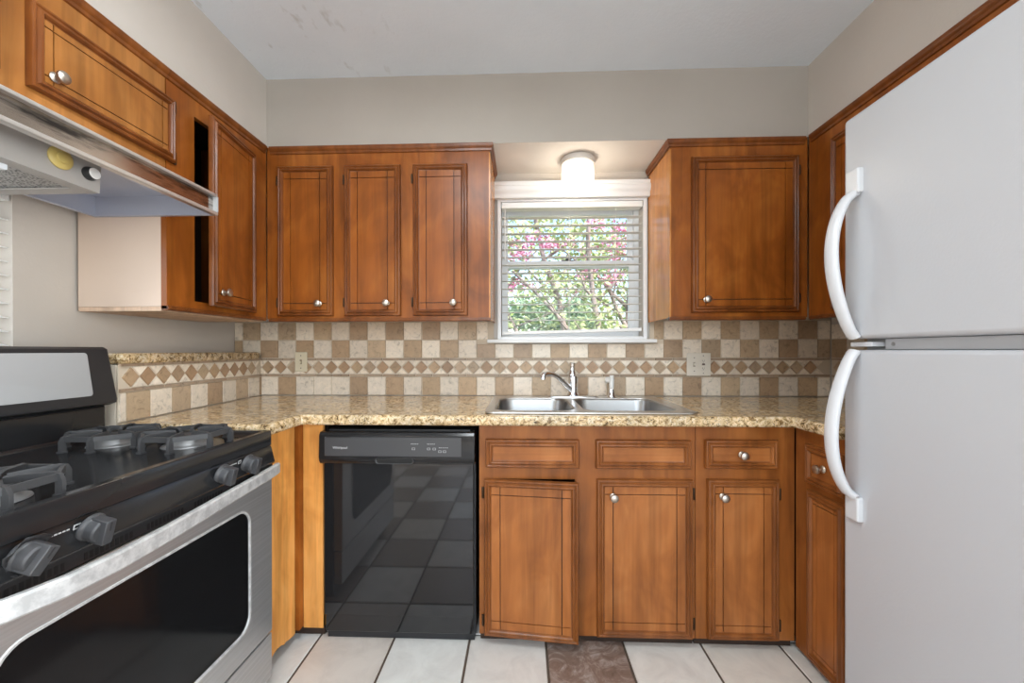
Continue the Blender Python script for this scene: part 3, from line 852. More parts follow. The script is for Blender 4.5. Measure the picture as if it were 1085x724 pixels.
for x, z in ((.068,.782), (.128,.782), (.150,.782), (.172,.772), (.190,.772)):
    b = MB(); b.plate(x-.006, x+.006, z-.004, z+.004, -.0268, -.026, [(x-.005, x+.005, z-.003, z+.003)]); b.build('button', INK, cons, smooth=0)
for xs_, zz in (((.058,.064,.070,.076,.083), .800), ((.122,.128,.135,.141,.148), .800), ((.168,.175,.183,.191,.199), .786)):
    b = MB()
    for x in xs_: b.box(x, x+.004, -.0268, -.026, zz, zz+.002)
    b.build('button_lettering', INK, cons, smooth=0)
def text(body, size, m, parent, loc, rot, name='lettering', spread=1.0):
    cu = bpy.data.curves.new(name, 'FONT'); cu.body = body; cu.size = size; cu.extrude = .0003; cu.align_x = 'LEFT'; cu.space_character = spread
    t = bpy.data.objects.new('tmp', cu); COL.objects.link(t)
    me = bpy.data.meshes.new_from_object(t.evaluated_get(bpy.context.evaluated_depsgraph_get()))
    bpy.data.objects.remove(t); bpy.data.curves.remove(cu)
    me.name = name; me.materials.clear(); me.materials.append(m)
    o = bpy.data.objects.new(name, me); COL.objects.link(o); o.parent = parent; o.location = loc; o.rotation_euler = rot
    return o
text('Whirlpool', .014, INK, cons, (-.252, -.0266, .780), (PI/2, 0, 0))

# ------------------------------------------------------------------ gas range
RY0, RY1 = .550, 1.305; RX = -.838
gr = thing('gas_range', 'black and steel gas range standing against the left wall', 'range', (-1.15, .9275, 0))
GM = Matrix.Translation((1.15, -.9275, 0))
def G(): m_ = MB(); m_.M = GM.copy(); return m_
b = G(); b.box(-1.455, RX-.045, RY0+.004, RY1-.004, .05, .855)
for x in (-1.42, -.93):
    for y in (RY0+.03, RY1-.07): b.box(x, x+.04, y, y+.04, 0, .05)
b.build('body', BLACKSATIN, gr, smooth=0)
# cooktop: shallow pan with raised rim and deep front lip
b = G()
L0 = rect_loop(-1.400, RX, RY0, RY1, .012, .852); L1 = rect_loop(-1.400, RX, RY0, RY1, .012, .896)
L2 = rect_loop(-1.398, RX-.003, RY0+.003, RY1-.003, .012, .900); L3 = rect_loop(-1.375, RX-.020, RY0+.018, RY1-.018, .014, .900)
L4 = rect_loop(-1.372, RX-.026, RY0+.024, RY1-.024, .02, .893); L5 = rect_loop(-1.36, RX-.05, RY0+.045, RY1-.045, .03, .885)
loft(b, [L0, L1, L2, L3, L4, L5], True, True); b.build('cooktop', BLACKENAMEL, gr, smooth=40)
burners = [(-1.225, 1.150), (-1.000, 1.150), (-1.225, .700), (-1.000, .700)]
for i, (x, y) in enumerate(burners):
    b = G(); r_ = .043
    b.mat = 1; b.lathe([(.062, .8855), (.060, .8885), (.050, .890), (.046, .894), (.045, .905), (.041, .907)], (x, y, 0), 'Z', 28)
    b.mat = 0; b.lathe([(.0445, .9075), (.046, .911), (.043, .9165), (.015, .918)], (x, y, 0), 'Z', 28)
    b.build('burner', [IRON, ALU], gr)
# front control panel, leaning
pr = [(RX-.05, .852), (RX-.006, .850), (RX-.002, .842), (RX+.010, .796), (RX+.006, .790), (RX-.05, .790)]
b = G(); n = len(pr)
b.add([(x, RY0+.003, z) for x, z in pr] + [(x, RY1-.003, z) for x, z in pr],
      [tuple(range(n)), tuple(range(n, 2*n))[::-1]] + [(i, n+i, n+(i+1) % n, (i+1) % n) for i in range(n)])
cp = b.build('control_panel', BLACKENAMEL, gr, smooth=20, bevel=.002)
b = G(); b.box(RX-.04, RX+.002, RY0+.006, RY1-.006, .762, .7885); vs_ = b.build('vent_strip', BLACKSATIN, gr, smooth=0)
b = G()
y = RY0+.05
k = 0
while y < RY1-.09:
    if (k % 13) < 10: b.box(RX+.0021, RX+.0028, y, y+.006, .7665, .7805)
    y += .0098; k += 1
    if k % 13 == 10: b.build('vent_slots', GRILLE, vs_, smooth=0); b = G()
def burner_knob(y, turn, bent=False):
    b = MB()
    b.lathe([(.0265, 0), (.0275, .003), (.025, .007), (.0225, .009), (.0215, .026), (.019, .028)], (0,0,0), '-Y', 26)
    q = [(-.0095, -.0235), (.0095, -.0235), (.0095, .0235), (-.0095, .0235)]
    mb2 = MB(); mb2.M = Matrix.Rotation(turn, 4, 'Y')
    b.M = Matrix.Rotation(turn, 4, 'Y'); b.prism(q, -.040, -.007)
    o = b.build('control_knob', DARKGREY, cp, (1.15+RX+.004, y-.9275, .826), PI/2, smooth=35, bevel=.0025)
    o.rotation_euler = (math.radians(14), 0, PI/2)
    m2 = MB(); m2.M = Matrix.Rotation(turn, 4, 'Y'); m2.box(-.0012, .0012, -.0408, -.0399, .004, .021); m2.build('pointer_line', BLACKSATIN, o, smooth=0)
    if bent:
        m3 = MB(); rg2 = random.Random(2)
        lo1 = []; lo2 = []
        for i_ in range(18):
            a_ = 2*PI*i_/18; r_ = .030 + rg2.uniform(-.004, .009)
            lo1.append((r_*math.cos(a_), -.004-rg2.uniform(0, .012), r_*math.sin(a_))); lo2.append((.023*math.cos(a_), -.006, .023*math.sin(a_)))
        loft(m3, [lo1, lo2]); sk = m3.build('torn_skirt', BLACKSATIN, o, smooth=20)
        sm = sk.modifiers.new('thick', 'SOLIDIFY'); sm.thickness = .0015
    return o
for y, t, bent in ((.634, .5, True), (.737, 0, False), (1.070, 0, False), (1.172, 0, False)): burner_knob(y, t, bent)
for y in (.690, 1.12): 
    b = G(); b.M = GM @ Matrix.Translation((RX+.0015, y, .8365)) @ Matrix.Rotation(math.radians(14.6), 4, 'Y') @ Matrix.Rotation(PI/2, 4, 'Z')
    for k in range(7): b.box(-.030+k*.0065, -.0255+k*.0065, -.0005, .0004, -.001, .0015)
    b.plate(.020, .032, -.005, .005, -.0005, .0004, [(.022, .030, -.003, .003)])
    b.build('burner_marks', INK, cp, smooth=0)
# oven door: steel frame round a rounded black window
b = G(); ya, yb = RY0+.006, RY1-.004
wy0, wy1, wz0, wz1 = .600, 1.188, .316, .680
nr = 6
def ring(y0_, y1_, z0_, z1_, r, x): return [(x, p[0], p[1]) for p in rect_loop(y0_, y1_, z0_, z1_, r, 0, nr)]
loft(b, [ring(ya, yb, .230, .757, .004, RX-.040), ring(ya, yb, .230, .757, .004, RX-.003), ring(ya+.003, yb-.003, .233, .754, .004, RX),
         ring(wy0-.008, wy1+.008, wz0-.008, wz1+.008, .05, RX), ], True)
od = b.build('oven_door', STEEL, gr, smooth=35)
b = G(); loft(b, [ring(wy0-.008, wy1+.008, wz0-.008, wz1+.008, .05, RX-.001), ring(wy0-.006, wy1+.006, wz0-.006, wz1+.006, .048, RX+.002), ring(wy0-.001, wy1+.001, wz0-.001, wz1+.001, .044, RX+.001), ring(wy0, wy1, wz0, wz1, .043, RX-.003)])
b.build('window_trim', WORNSTEEL, od, smooth=35)
b = G(); loft(b, [ring(wy0, wy1, wz0, wz1, .043, RX-.010), ring(wy0, wy1, wz0, wz1, .043, RX-.0025)], True, True)
b.build('oven_window', OVENGLASS, od, smooth=35)
# wide flat bar handle, bowed out, returning to the door at the far end
HPTS = [(.545, -.812), (.575, -.786), (.64, -.766), (.72, -.760), (.82, -.766), (.92, -.776), (1.02, -.787), (1.12, -.797), (1.22, -.808), (1.275, -.815), (1.307, -.822)]
b = G(); path = []
for k in range(len(HPTS)-1):
    for q in range(4):
        t = q/4; path.append((HPTS[k][1]*(1-t)+HPTS[k+1][1]*t, HPTS[k][0]*(1-t)+HPTS[k+1][0]*t, .771))
path.append((HPTS[-1][1], HPTS[-1][0], .771))
sec = [(-.006,-.018),(.003,-.018),(.0065,-.014),(.0065,.014),(.003,.018),(-.006,.018)]
b.sweep(path, sec)
b.box(RX-.002, -.822, RY0+.012, RY0+.034, .7575, .780); b.box(RX-.002, -.824, RY1-.030, RY1-.010, .7575, .780)
hd = b.build('handle', WORNSTEEL, od, smooth=35); hd['label'] = 'wide pale steel handle'
b = G(); b.box(RX-.04, RX-.002, ya, yb, .075, .2235); dr = b.build('storage_drawer', STEEL, gr, smooth=0, bevel=.003)
b = G(); b.box(RX-.09, RX-.05, ya+.01, yb-.01, .03, .074); b.build('kick_plate', BLACKSATIN, gr, smooth=0)
# backguard
b = G(); b.box(-1.455, -1.396, RY0+.01, RY1-.020, .856, .985); b.build('backguard_riser', BLACKENAMEL, gr, smooth=30, bevel=.008)
b = G()
loft(b, [rect_loop(-1.452, -1.400, RY0-.005, RY1+.002, .010, .9835), rect_loop(-1.455, -1.378, RY0-.01, RY1+.003, .012, .992), rect_loop(-1.455, -1.376, RY0-.01, RY1+.003, .012, 1.004),
         rect_loop(-1.455, -1.402, RY0-.01, RY1-.005, .012, 1.172), rect_loop(-1.452, -1.412, RY0-.006, RY1-.010, .010, 1.179)], True, True)
bgd = b.build('backguard', BLACKSATIN, gr, smooth=35)
b = G()
def bgx(z): return -1.376 - (z-1.004)/(1.172-1.004)*.026
def bring(e, off, r): 
    out = []
    for y, z, _ in rect_loop(RY0+.10-e, 1.228+e, 1.022-e, 1.160+e, r, 0, nr): out.append((bgx(z)+off, y, z))
    return out
loft(b, [bring(.0, -.002, .010), bring(0, .0012, .010), bring(-.003, .0022, .008)], False, True)
b.build('fascia_panel', GREYPANEL, bgd, smooth=35)

# cast iron grates: each lifts off, so each is a thing
def make_grate():
    b = MB(); r = .103; o_ = .040; h0, h1 = .0, .040; wd = .0045
    sec = [(-wd,-.007),(wd,-.007),(wd*.8,.007),(-wd*.8,.007)]
    for q in range(4):
        b.M = Matrix.Rotation(q*PI/2, 4, 'Z')
        for s in (-1, 1):
            b.sweep([(s*o_, -r, .0), (s*o_, -r, .030), (s*o_, -r+.004, .0375), (s*o_*.98, -r+.012, .040), (s*o_*.55, -.045, .040), (s*.010, -.028, .038)], sec, up=(0, -.55, 1) )
            b.box(s*o_-.0075, s*o_+.0075, -r-.008, -r+.008, -.0005, .004)
        b.sweep([(-o_, -r+.006, .036), (o_, -r+.006, .036)], sec)
    b.M = Matrix.Identity(4)
    for q in range(4):
        b.M = Matrix.Rotation(q*PI/2, 4, 'Z')
        b.sweep([(o_, -r+.006, .036), (r-.006, -o_, .036)], sec)
    return b
names = ['cast iron grate over the rear burner nearest the granite counter', 'cast iron grate over the front burner nearest the granite counter',
         'cast iron grate over the rear burner at the left edge of the photo', 'cast iron grate over the front burner at the left edge of the photo']
g0 = None
for (x, y), lab in zip(burners, names):
    if g0 is None:
        g0 = make_grate().build('burner_grate', IRON, None, (x, y, .8858), smooth=30); o = g0
    else:
        o = g0.copy(); COL.objects.link(o); o.location = (x, y, .8858)
    tag(o, lab, 'grate', 'cast iron grates on the gas range')

# ------------------------------------------------------------------ range hood
HY0, HY1, HX0, HX1, HZ0, HZ1 = .555, 1.326, -1.478, -1.040, 1.629, 1.702
hd_ = thing('range_hood', 'shiny steel range hood under the short cabinet at top left', 'range hood', (-1.25, .94, HZ0))
HM = Matrix.Translation((1.25, -.94, -HZ0))
def H(): m_ = MB(); m_.M = HM.copy(); return m_
b = H(); t = .004
b.box(HX0, HX1-.012, HY0, HY1, HZ1-t, HZ1)                       # top
b.box(HX0, HX0+t, HY0, HY1, HZ0, HZ1-t)                          # back
b.box(HX0+t, HX1-.02, HY1-t, HY1, HZ0, HZ1-t); b.box(HX0+t, HX1-.02, HY0, HY0+t, HZ0, HZ1-t)
b.box(HX0+t, HX1-.02, HY1-.014, HY1-t, HZ0, HZ0+.003); b.box(HX0+t, HX0+.014, HY0+t, HY1-.014, HZ0, HZ0+.003)
b.build('shell', HOODIN, hd_, smooth=0)
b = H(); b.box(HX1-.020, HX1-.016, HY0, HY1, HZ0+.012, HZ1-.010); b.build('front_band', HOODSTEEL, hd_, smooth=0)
b = H(); b.box(HX1-.020, HX1, HY0, HY1, HZ0, HZ0+.011); b.box(HX1-.021, HX1-.002, HY0, HY1, HZ1-.010, HZ1-.0005); b.build('edge_lips', HOODLIP, hd_, smooth=0, bevel=.002)
b = H(); b.box(HX1-.017, HX1-.0005, HY1-.004, HY1+.0006, HZ0+.011, HZ1-.010); b.build('end_cap', GREYPANEL, hd_, smooth=0)
b = H(); b.box(HX1-.017, HX1-.0005, HY0-.0006, HY0+.004, HZ0+.011, HZ1-.010); b.build('end_cap', GREYPANEL, hd_, smooth=0)
# housing with fan, lamp lens and filter
bx0, bx1, by1, bz0 = -1.44, -1.130, 1.030, 1.590
b = H(); b.plate(0, 1, 0, 1, 0, 1, [(0, 1, 0, 1)]) if False else None
fx = bx1
b.add([(fx, HY0+.05, HZ1-.006), (fx, by1, HZ1-.006), (fx-.006, by1, bz0), (fx-.006, HY0+.05, bz0),
       (fx-.010, HY0+.05, HZ1-.006), (fx-.010, by1, HZ1-.006), (fx-.016, by1, bz0), (fx-.016, HY0+.05, bz0)],
      [(0,3,2,1),(4,5,6,7),(0,1,5,4),(1,2,6,5),(2,3,7,6),(3,0,4,7)])
b.box(bx0, fx-.016, by1-.01, by1, bz0, HZ1-.006); b.box(bx0, bx0+.01, HY0+.05, by1-.01, bz0, HZ1-.006); b.box(bx0+.01, fx-.016, HY0+.05, HY0+.06, bz0, HZ1-.006)
b.box(bx0+.01, fx-.016, by1-.035, by1-.01, bz0, bz0+.004); b.box(fx-.045, fx-.016, HY0+.06, by1-.035, bz0, bz0+.004); b.box(bx0+.01, bx0+.035, HY0+.06, by1-.035, bz0, bz0+.004)
hb = b.build('fan_housing', HOODBOX, hd_, smooth=0)
b = H(); b.box(bx0+.03, fx-.04, 0.872, by1-.03, bz0+.005, bz0+.012); b.build('grease_filter', MESHM, hb, smooth=0)
b = H(); b.box(bx0+.03, fx-.04, HY0+.07, .865, bz0-.012, bz0+.014)
b.build('lamp_lens', LENS, hb, smooth=0, bevel=.003)
b = H(); b.lathe([(.026, 0), (.027, .004), (.024, .007), (.014, .008), (.013, .012), (.010, .013)], (fx-.003, .935, 1.640), '+X', 24); b.build('fan_knob', YELLOW, hb)
b = H(); b.mat = 0; b.lathe([(.017, 0), (.0175, .004), (.015, .018)], (fx-.003, 1.000, 1.630), '+X', 20); b.mat = 1; b.lathe([(.0145, .018), (.013, .0195)], (fx-.003, 1.000, 1.630), '+X', 20); b.build('lamp_knob', [BLACKSATIN, WHITE], hb)

# ------------------------------------------------------------------ refrigerator
FX = 1.011; FY0, FY1 = .520, 1.288
rf = thing('refrigerator', 'white top-freezer refrigerator with two curved handles at right', 'refrigerator', (1.33, .904, 0))
RM = Matrix.Translation((-1.33, -.904, 0))
def R(): m_ = MB(); m_.M = RM.copy(); return m_
b = R(); b.box(FX+.072, 1.655, FY0+.004, FY1-.006, .035, 1.876); b.build('cabinet_body', FRIDGE, rf, smooth=0, bevel=.004)
b = R(); b.box(FX+.062, FX+.0715, FY0+.012, FY1-.014, .10, 1.870); b.build('gasket', mat('grey_gasket', (.42,.44,.46), .6), rf, smooth=0)
b = R(); b.box(FX, FX+.062, FY0, FY1, 1.200, 1.883); fd = b.build('freezer_door', FRIDGE, rf, smooth=35, bevel=.012, seg=4)
b = R(); b.box(FX, FX+.062, FY0, FY1, .095, 1.166); rd = b.build('lower_door', FRIDGE, rf, smooth=35, bevel=.012, seg=4)
b = R(); b.box(FX+.03, FX+.10, FY0+.01, FY1-.01, .02, .090)
b.build('toe_grille', FRIDGEH, rf, smooth=0, bevel=.003)
for y in (FY0+.05, FY1-.10):
    for x in (FX+.12, 1.58): b = R(); b.box(x, x+.04, y, y+.05, 0, .035); b.build('foot', BLACKSATIN, rf, smooth=0)
b = R(); b.box(FX+.016, FX+.066, FY1-.085, FY1-.008, 1.176, 1.190); b.build('spacer', FRIDGEH, rf, smooth=0, bevel=.002)
b = R(); b.box(FX+.050, FX+.0715, FY0+.02, FY1-.09, 1.168, 1.198); hp = b.build('mullion', FRIDGEH, rf, smooth=0)
b = R(); b.lathe([(.005, -.0), (.005, .002), (.003, .003)], (0,0,0), '-Y', 12); 
b.M = RM @ Matrix.Translation((FX+.0495, FY1-.115, 1.183)) @ Matrix.Rotation(-PI/2, 4, 'Z'); b.v = []; b.f = []; b.m = []; b.c = []
b.lathe([(.0055, 0), (.0055, .0015), (.003, .0025)], (0,0,0), '-Y', 14); b.build('screw', STEEL, hp)
def handle(door_, zs, ztop_mount):
    """bowed handle; zs = (flat bracket end, bowed end at the door gap)."""
    b = R(); yc = 1.238; path = []; sc = []
    za, zb = zs
    N = 26
    for k in range(N+1):
        t = k/N
        bow = .068*math.sin(PI*min(1, t*1.0)**.80)**.75
        path.append((FX - .006 - bow, yc, za + (zb-za)*t)); sc.append(.9+.15*math.sin(PI*t))
    b.tube(path, .022, 14, up=(1, 0, 0), rb=.0135, scale=sc)
    s = 1 if za > zb else -1
    h_ = b.build('handle', FRIDGEH, door_, smooth=50)
    c_ = R(); z0_, z1_ = sorted((za - s*.004, za + s*.070))
    c_.box(FX-.016, FX+.004, yc-.024, yc+.024, z0_, z1_); c_.build('handle_bracket', FRIDGEH, h_, smooth=35, bevel=.005, seg=3)
    c_ = R(); c_.box(FX-.0172, FX-.010, yc-.0235, yc+.0235, za-s*.006-.002, za-s*.006+.002); c_.build('chrome_band', CHROME, h_, smooth=0)
handle(fd, (1.640, 1.204), 1.71)
handle(rd, (.722, 1.162), .65)

# ------------------------------------------------------------------ sink, faucet, sprayer
sk = thing('kitchen_sink', 'double bowl stainless steel sink set into the granite under the window', 'sink', (.27, 1.84, .915))
SM = Matrix.Translation((-.27, -1.84, -.915))
b = MB(); b.M = SM
ZR = .9205
bowls = [(-.118, .222, 1.608, 2.035), (.252, .640, 1.608, 2.035)]
# rim plate with two holes: curve based fill
def rim():
    cu = bpy.data.curves.new('rim', 'CURVE'); cu.dimensions = '2D'; cu.fill_mode = 'BOTH'
    loops = [rect_loop(SX0+.004, SX1-.004, SY0+.004, SY1-.004, .035, 0)] + [rect_loop(*q, .07, 0)[::-1] for q in bowls]
    for lp_ in loops:
        sp = cu.splines.new('POLY'); sp.points.add(len(lp_)-1); sp.use_cyclic_u = True
        for p, q in zip(sp.points, lp_): p.co = (q[0]-.27, q[1]-1.84, 0, 1)
    cu.extrude = .0012; cu.bevel_depth = .0025; cu.bevel_resolution = 3
    t_ = bpy.data.objects.new('tmp', cu); COL.objects.link(t_)
    me = bpy.data.meshes.new_from_object(t_.evaluated_get(bpy.context.evaluated_depsgraph_get()))
    bpy.data.objects.remove(t_); bpy.data.curves.remove(cu)
    me.name = 'rim'; me.materials.clear(); me.materials.append(RIMSTEEL)
    me.polygons.foreach_set('use_smooth', [True]*len(me.polygons)); me.set_sharp_from_angle(angle=math.radians(35))
    o = bpy.data.objects.new('rim', me); COL.objects.link(o); o.parent = sk; o.location = (0, 0, ZR-.915-.0015)
rim()
for q in bowls:
    x0_, x1_, y0_, y1_ = q
    b = MB(); b.M = SM; e = .0
    lps = []
    for ins, z, r in ((.003, ZR-.002, .07), (.004, ZR-.010, .07), (.008, ZR-.03, .068), (.016, .80, .065), (.026, .765, .06), (.05, .752, .05), (.10, .748, .04)):
        lps.append(rect_loop(x0_+ins, x1_-ins, y0_+ins, y1_-ins, r, z))
    loft(b, [l[::-1] for l in lps], False, True)
    bo = b.build('bowl', SINKSTEEL, sk, smooth=50)
    sd = bo.modifiers.new('thick', 'SOLIDIFY'); sd.thickness = .0012; sd.offset = -1
    cx_, cy_ = (x0_+x1_)/2, (y0_+y1_)/2+.02
    b = MB(); b.M = SM; b.lathe([(.043, .7485), (.042, .7515), (.030, .7515), (.026, .749)], (cx_, cy_, 0), 'Z', 24); b.build('drain', CHROME, bo)

fz = ZR+.0016; fxx, fy = .265, 2.082
fa = thing('faucet', 'chrome single lever faucet with curved spout behind the sink bowls', 'faucet', (fxx, fy, fz))
b = MB(); loft(b, [rect_loop(-.128, .132, -.027, .027, .026, 0), rect_loop(-.128, .132, -.027, .027, .026, .005), rect_loop(-.122, .126, -.022, .022, .021, .009)], True, True); b.build('base_plate', CHROME, fa)
b = MB(); b.lathe([(.032, .009), (.031, .016), (.026, .022), (.025, .03), (.0255, .07), (.026, .098), (.024, .108), (.017, .113)], (0,0,0), 'Z', 24); b.build('faucet_body', CHROME, fa)
b = MB(); b.lathe([(.020, .112), (.019, .124), (.014, .135), (.0125, .155), (.0155, .170), (.016, .176), (.010, .180)], (-.004, 0, 0), 'Z', 18); b.build('lever', CHROME, fa)
b = MB(); pts = [(-.012, -.008, .040), (-.030, -.02, .056), (-.060, -.045, .086), (-.088, -.068, .112), (-.115, -.088, .124), (-.140, -.108, .126), (-.158, -.122, .1235), (-.163, -.126, .112), (-.163, -.126, .100)]
b.tube(pts, .0125, 14, up=(0,0,1) if False else (.6,-.8,.05), scale=[1.25,1.2,1.1,1,1,1.05,1.1,1.05,1.05]); b.build('spout', CHROME, fa, smooth=60)

sp = thing('side_sprayer', 'white side sprayer in a chrome holder right of the faucet', 'sprayer', (.465, 2.085, fz))
b = MB(); b.lathe([(.024, 0), (.023, .005), (.017, .012), (.0145, .028), (.013, .040)], (0,0,0), 'Z', 20); b.build('holder', CHROME, sp)
b = MB(); b.tube([(0,0,.036), (0,0,.06), (.001,0,.09), (.0,-.001,.112)], .0125, 14, up=(0,1,0), scale=[.85,1,1,.9]); b.build('grip', SPRAYW, sp)
b = MB(); b.M = Matrix.Rotation(math.radians(-25), 4, 'X'); b.lathe([(.012, -.014), (.014, -.005), (.0165, .006), (.0165, .014), (.013, .018)], (-.002, .048, .109), '-Y', 18); b.build('spray_head', SPRAYW, sp)

# ------------------------------------------------------------------ wall plates
def switch_plate(name, label, cat, loc, w, h, m):
    t_ = thing(name, label, cat, loc)
    b = MB(); b.box(-w/2, w/2, -.005, 0, -h/2, h/2); b.build('cover_plate', m, t_, smooth=30, bevel=.0025)
    return t_
YT = YW - .0125
pl1 = switch_plate('light_switch', 'single almond light switch plate on the tiles left of the sink', 'switch', (-1.240, YT, 1.1025), .070, .110, ALMOND)
b = MB(); b.plate(-.006, .006, -.013, .013, -.0058, -.0045, []); b.build('toggle_slot', mat('switch_slot', (.30,.24,.15), .5), pl1, smooth=0)
b = MB(); b.prism([(-.0035,-.009),(.0035,-.009),(.0035,.004),(-.0035,.004)], -.015, -.0055); b.build('toggle', ALMOND, pl1, smooth=0, bevel=.001)
for z in (-.035, .035):
    b = MB(); b.lathe([(.003, .0048), (.0028, .0058)], (0, 0, z), '-Y', 12); b.build('screw', DARKGREY, pl1)
pl2 = switch_plate('outlet_plate', 'double pale plate with switch and outlet on tiles right of the window', 'outlet', (.955, YT, 1.088), .128, .124, ALMONDW)
b = MB(); b.plate(-.030, -.018, -.013, .013, -.0058, -.0045, []); b.build('toggle_slot', mat('switch_slot_pale', (.45,.40,.32), .5), pl2, smooth=0)
b = MB(); b.prism([(-.0275,-.006),(-.0205,-.006),(-.0205,.008),(-.0275,.008)], -.015, -.0055); b.build('toggle', ALMONDW, pl2, smooth=0, bevel=.001)
b = MB(); loft(b, [[(x, -.0048, z) for x, z, _ in rect_loop(.009, .039, -.034, .034, .010, 0)], [(x, -.0062, z) for x, z, _ in rect_loop(.010, .038, -.033, .033, .009, 0)]], False, True)
rc = b.build('receptacle', ALMONDW, pl2)
b = MB(); b.box(.016, .032, -.0085, -.006, -.004, .0005); b.box(.018, .030, -.0085, -.006, .002, .006); b.build('test_button', mat('dark_red_button', (.06,.012,.008), .4), rc, smooth=0)
b = MB()
for z in (-.020, .020):
    b.box(.0185, .0198, -.0066, -.006, z-.004, z+.004); b.box(.0278, .029, -.0066, -.006, z-.004, z+.004); b.lathe([(.002, .006), (.002, .0066)], (.024, 0, z-.008), '-Y', 10)
b.build('socket_slots', GRILLE, rc, smooth=0)
for x, z in ((-.024, -.036), (-.024, .036), (.024, -.047), (.024, .047)):
    b = MB(); b.lathe([(.0028, .0048), (.0026, .0058)], (x, 0, z), '-Y', 12); b.build('screw', DARKGREY, pl2)

# ------------------------------------------------------------------ lamp over the sink
lmp = thing('ceiling_lamp', 'lit ribbed glass flush lamp under the soffit over the sink', 'lamp', (.285, 2.045, SZ))
b = MB(); b.lathe([(.070, -.001), (.086, -.004), (.088, -.012), (.086, -.026), (.083, -.030)], (0,0,0), 'Z', 40); b.build('canopy_ring', mat('lamp_ring_white', (.62,.59,.55), .4), lmp)
b = MB()
prof = [(.074, -.026), (.078, -.034), (.080, -.045), (.0815, -.065), (.082, -.085), (.081, -.105), (.077, -.125), (.069, -.143), (.056, -.155), (.038, -.163), (.018, -.166)]
prof2 = []
for i in range(len(prof)-1):
    for q in range(3):
        t = q/3; prof2.append((prof[i][0]*(1-t)+prof[i+1][0]*t, prof[i][1]*(1-t)+prof[i+1][1]*t))
prof2.append(prof[-1])
b.lathe(prof2, (0,0,0), 'Z', 96, rib=lambda a, k: .018*math.sin(24*a + k*.5))
b.build('glass_shade', GLOW, lmp, smooth=60)
b = MB(); b.lathe([(.012, -.03), (.014, -.05), (.026, -.075), (.030, -.092), (.024, -.11), (.008, -.12)], (0,0,0), 'Z', 20); b.build('bulb', BULB, lmp, smooth=60)
light('sink_lamp_light', 'POINT', (.285, 2.045, SZ-.137), 4.2, (1, .90, .76), shadow_soft_size=.012)
# unseen box lamp, added to go with the ceiling fill light
rl = thing('ceiling_lamp', 'long white box lamp added out of view on the kitchen ceiling', 'lamp', (-.30, .60, CZ))
b = MB(); b.box(-.20, .20, -.49, .49, -.06, -.0005); b.build('housing', WHITE, rl, smooth=0, bevel=.006)
b = MB(); b.box(-.18, .18, -.46, .46, -.075, -.0605); b.build('diffuser', WHITE, rl, smooth=0, bevel=.006)

# ------------------------------------------------------------------ garden beyond the window
struct(MB().box(-16, 16, 2.6, 24, -.3, -.2).build('ground', LAWN, smooth=0))
def foliage(name, parent, blobs, count, size, m, seed):
    rg = random.Random(seed); b = MB()
    for _ in range(count):
        cx, cy, cz, rx, ry, rz = rg.choice(blobs)
        while True:
            p = Vector((rg.uniform(-1, 1), rg.uniform(-1, 1), rg.uniform(-1, 1)))
            if p.length <= 1: break
        p = Vector((cx+p.x*rx, cy+p.y*ry, cz+p.z*rz))
        d = Vector((rg.gauss(0, 1), rg.gauss(0, 1), rg.gauss(0, .7)-.2)).normalized()
        u = d.orthogonal().normalized(); u = (Matrix.Rotation(rg.uniform(0, 6.28), 3, d) @ u)
        L_ = size*rg.uniform(.7, 1.3); w_ = L_*.28; nrm = d.cross(u)*L_*.08
        b.add([p, p+d*L_*.5+u*w_+nrm, p+d*L_, p+d*L_*.5-u*w_+nrm], [(0,1,2), (0,2,3)])
    return b.build(name, m, parent, smooth=0)
def branches(name, parent, segs, m=BARK):
    b = MB()
    for pts, r0, r1 in segs:
        n_ = len(pts); b.tube(pts, r0, 8, up=(.3,1,.1), scale=[1+(r1/r0-1)*k/(n_-1) for k in range(n_)])
    return b.build(name, m, parent, smooth=60)
t1 = thing('flowering_tree', 'multi-stemmed tree with pink blossoms right outside the sink window', 'tree', (.9, 4.4, -.2))
rg = random.Random(21)
def limb(a, b_, wob, n_=6):
    a, b_ = Vector(a), Vector(b_)
    return [tuple(a.lerp(b_, k/n_) + Vector((rg.uniform(-wob, wob), rg.uniform(-wob, wob), rg.uniform(-wob, wob)*.4))*(1 if 0 < k < n_ else 0)) for k in range(n_+1)]
trunks = [((0,0,0), (-.75,.2,2.9), .05), ((.05,.1,0), (-.2,-.2,2.9), .045), ((.1,0,0), (.5,.3,3.1), .05), ((-.05,.1,0), (-1.5,.4,2.6), .038),
          ((.9,.2,0), (.0,-.1,2.1), .04), ((1.1,.3,0), (1.0,.1,3.0), .045), ((-.9,.3,0), (-1.2,.0,2.4), .03), ((.3,0,.9), (-1.0,-.2,2.2), .03), ((1.0,.2,1.1), (-.2,.3,2.5), .032)]
segs = []
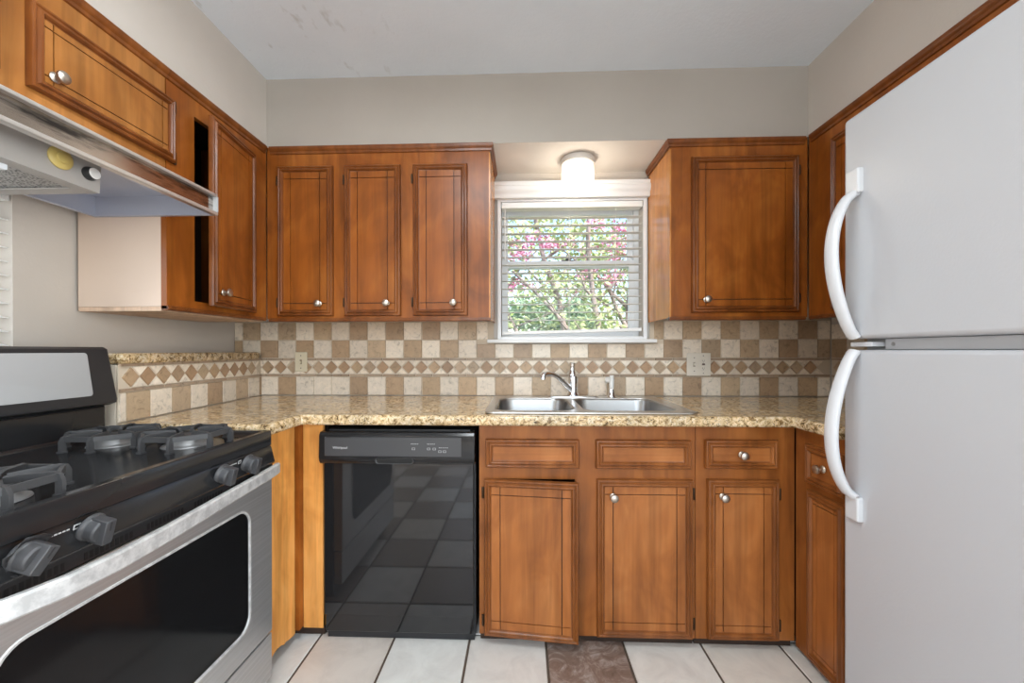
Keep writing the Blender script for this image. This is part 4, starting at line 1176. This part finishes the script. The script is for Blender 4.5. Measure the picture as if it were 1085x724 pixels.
for a, e, r_ in trunks:
    p = limb(a, e, .05); segs.append((p, r_, r_*.45))
    for k in (2, 3, 4, 5):
        q = Vector(p[k]); ang = rg.uniform(0, 6.28); L_ = rg.uniform(.5, .9)
        segs.append((limb(q, q+Vector((math.cos(ang)*L_, math.sin(ang)*L_*.5, rg.uniform(.2, .6))), .04, 4), r_*.35, .005))
branches('branches', t1, segs)
foliage('foliage', t1, [(rg.uniform(-1.7, 1.5), rg.uniform(-.3, .9), rg.uniform(1.5, 2.9), .30, .25, .22) for _ in range(44)], 3000, .075, LEAF1, 31)
foliage('blossom', t1, [(rg.uniform(-1.5, 1.0), rg.uniform(-.5, .5), rg.uniform(2.05, 2.65), .085, .085, .06) for _ in range(54)], 2200, .045, PINK, 32)
for i, (x, y, zc, r_, lab, m_) in enumerate([(-1.9, 6.6, 1.0, 1.1, 'dense green shrub outside, seen at lower left of the window', LEAF3), (.6, 8.9, 1.1, 1.1, 'dense green shrub outside, seen at lower middle of the window', LEAF2), (2.9, 6.8, 1.0, 1.1, 'dense green shrub outside, seen at lower right of the window', LEAF3)]):
    t_ = thing('garden_shrub', lab, 'shrub', (x, y, -.2), group='shrubs behind the flowering tree')
    branches('branches', t_, [(limb((0,0,0), (rg.uniform(-.4,.4), rg.uniform(-.3,.3), 1.5), .05), .04, .012) for _ in range(4)])
    foliage('foliage', t_, [(rg.uniform(-.8,.8), rg.uniform(-.5,.5), rg.uniform(.3, 2.25), .45, .4, .35) for _ in range(20)], 7500, .15, m_, 40+i)
t2 = thing('shade_tree', 'tall leafy tree standing far behind the shrubs', 'tree', (1.6, 11.5, -.2))
branches('trunk', t2, [(limb((0,0,0), (.2,.1,4.2), .08), .16, .06), (limb((.1,0,2), (-1.6,.2,4.0), .08), .07, .02), (limb((.1,0,2.2), (1.8,-.2,4.2), .08), .07, .02)])
foliage('foliage', t2, [(rg.uniform(-2.4,2.4), rg.uniform(-.8,.8), rg.uniform(2.2, 5.0), .6, .5, .5) for _ in range(30)], 2600, .15, LEAF1, 51)
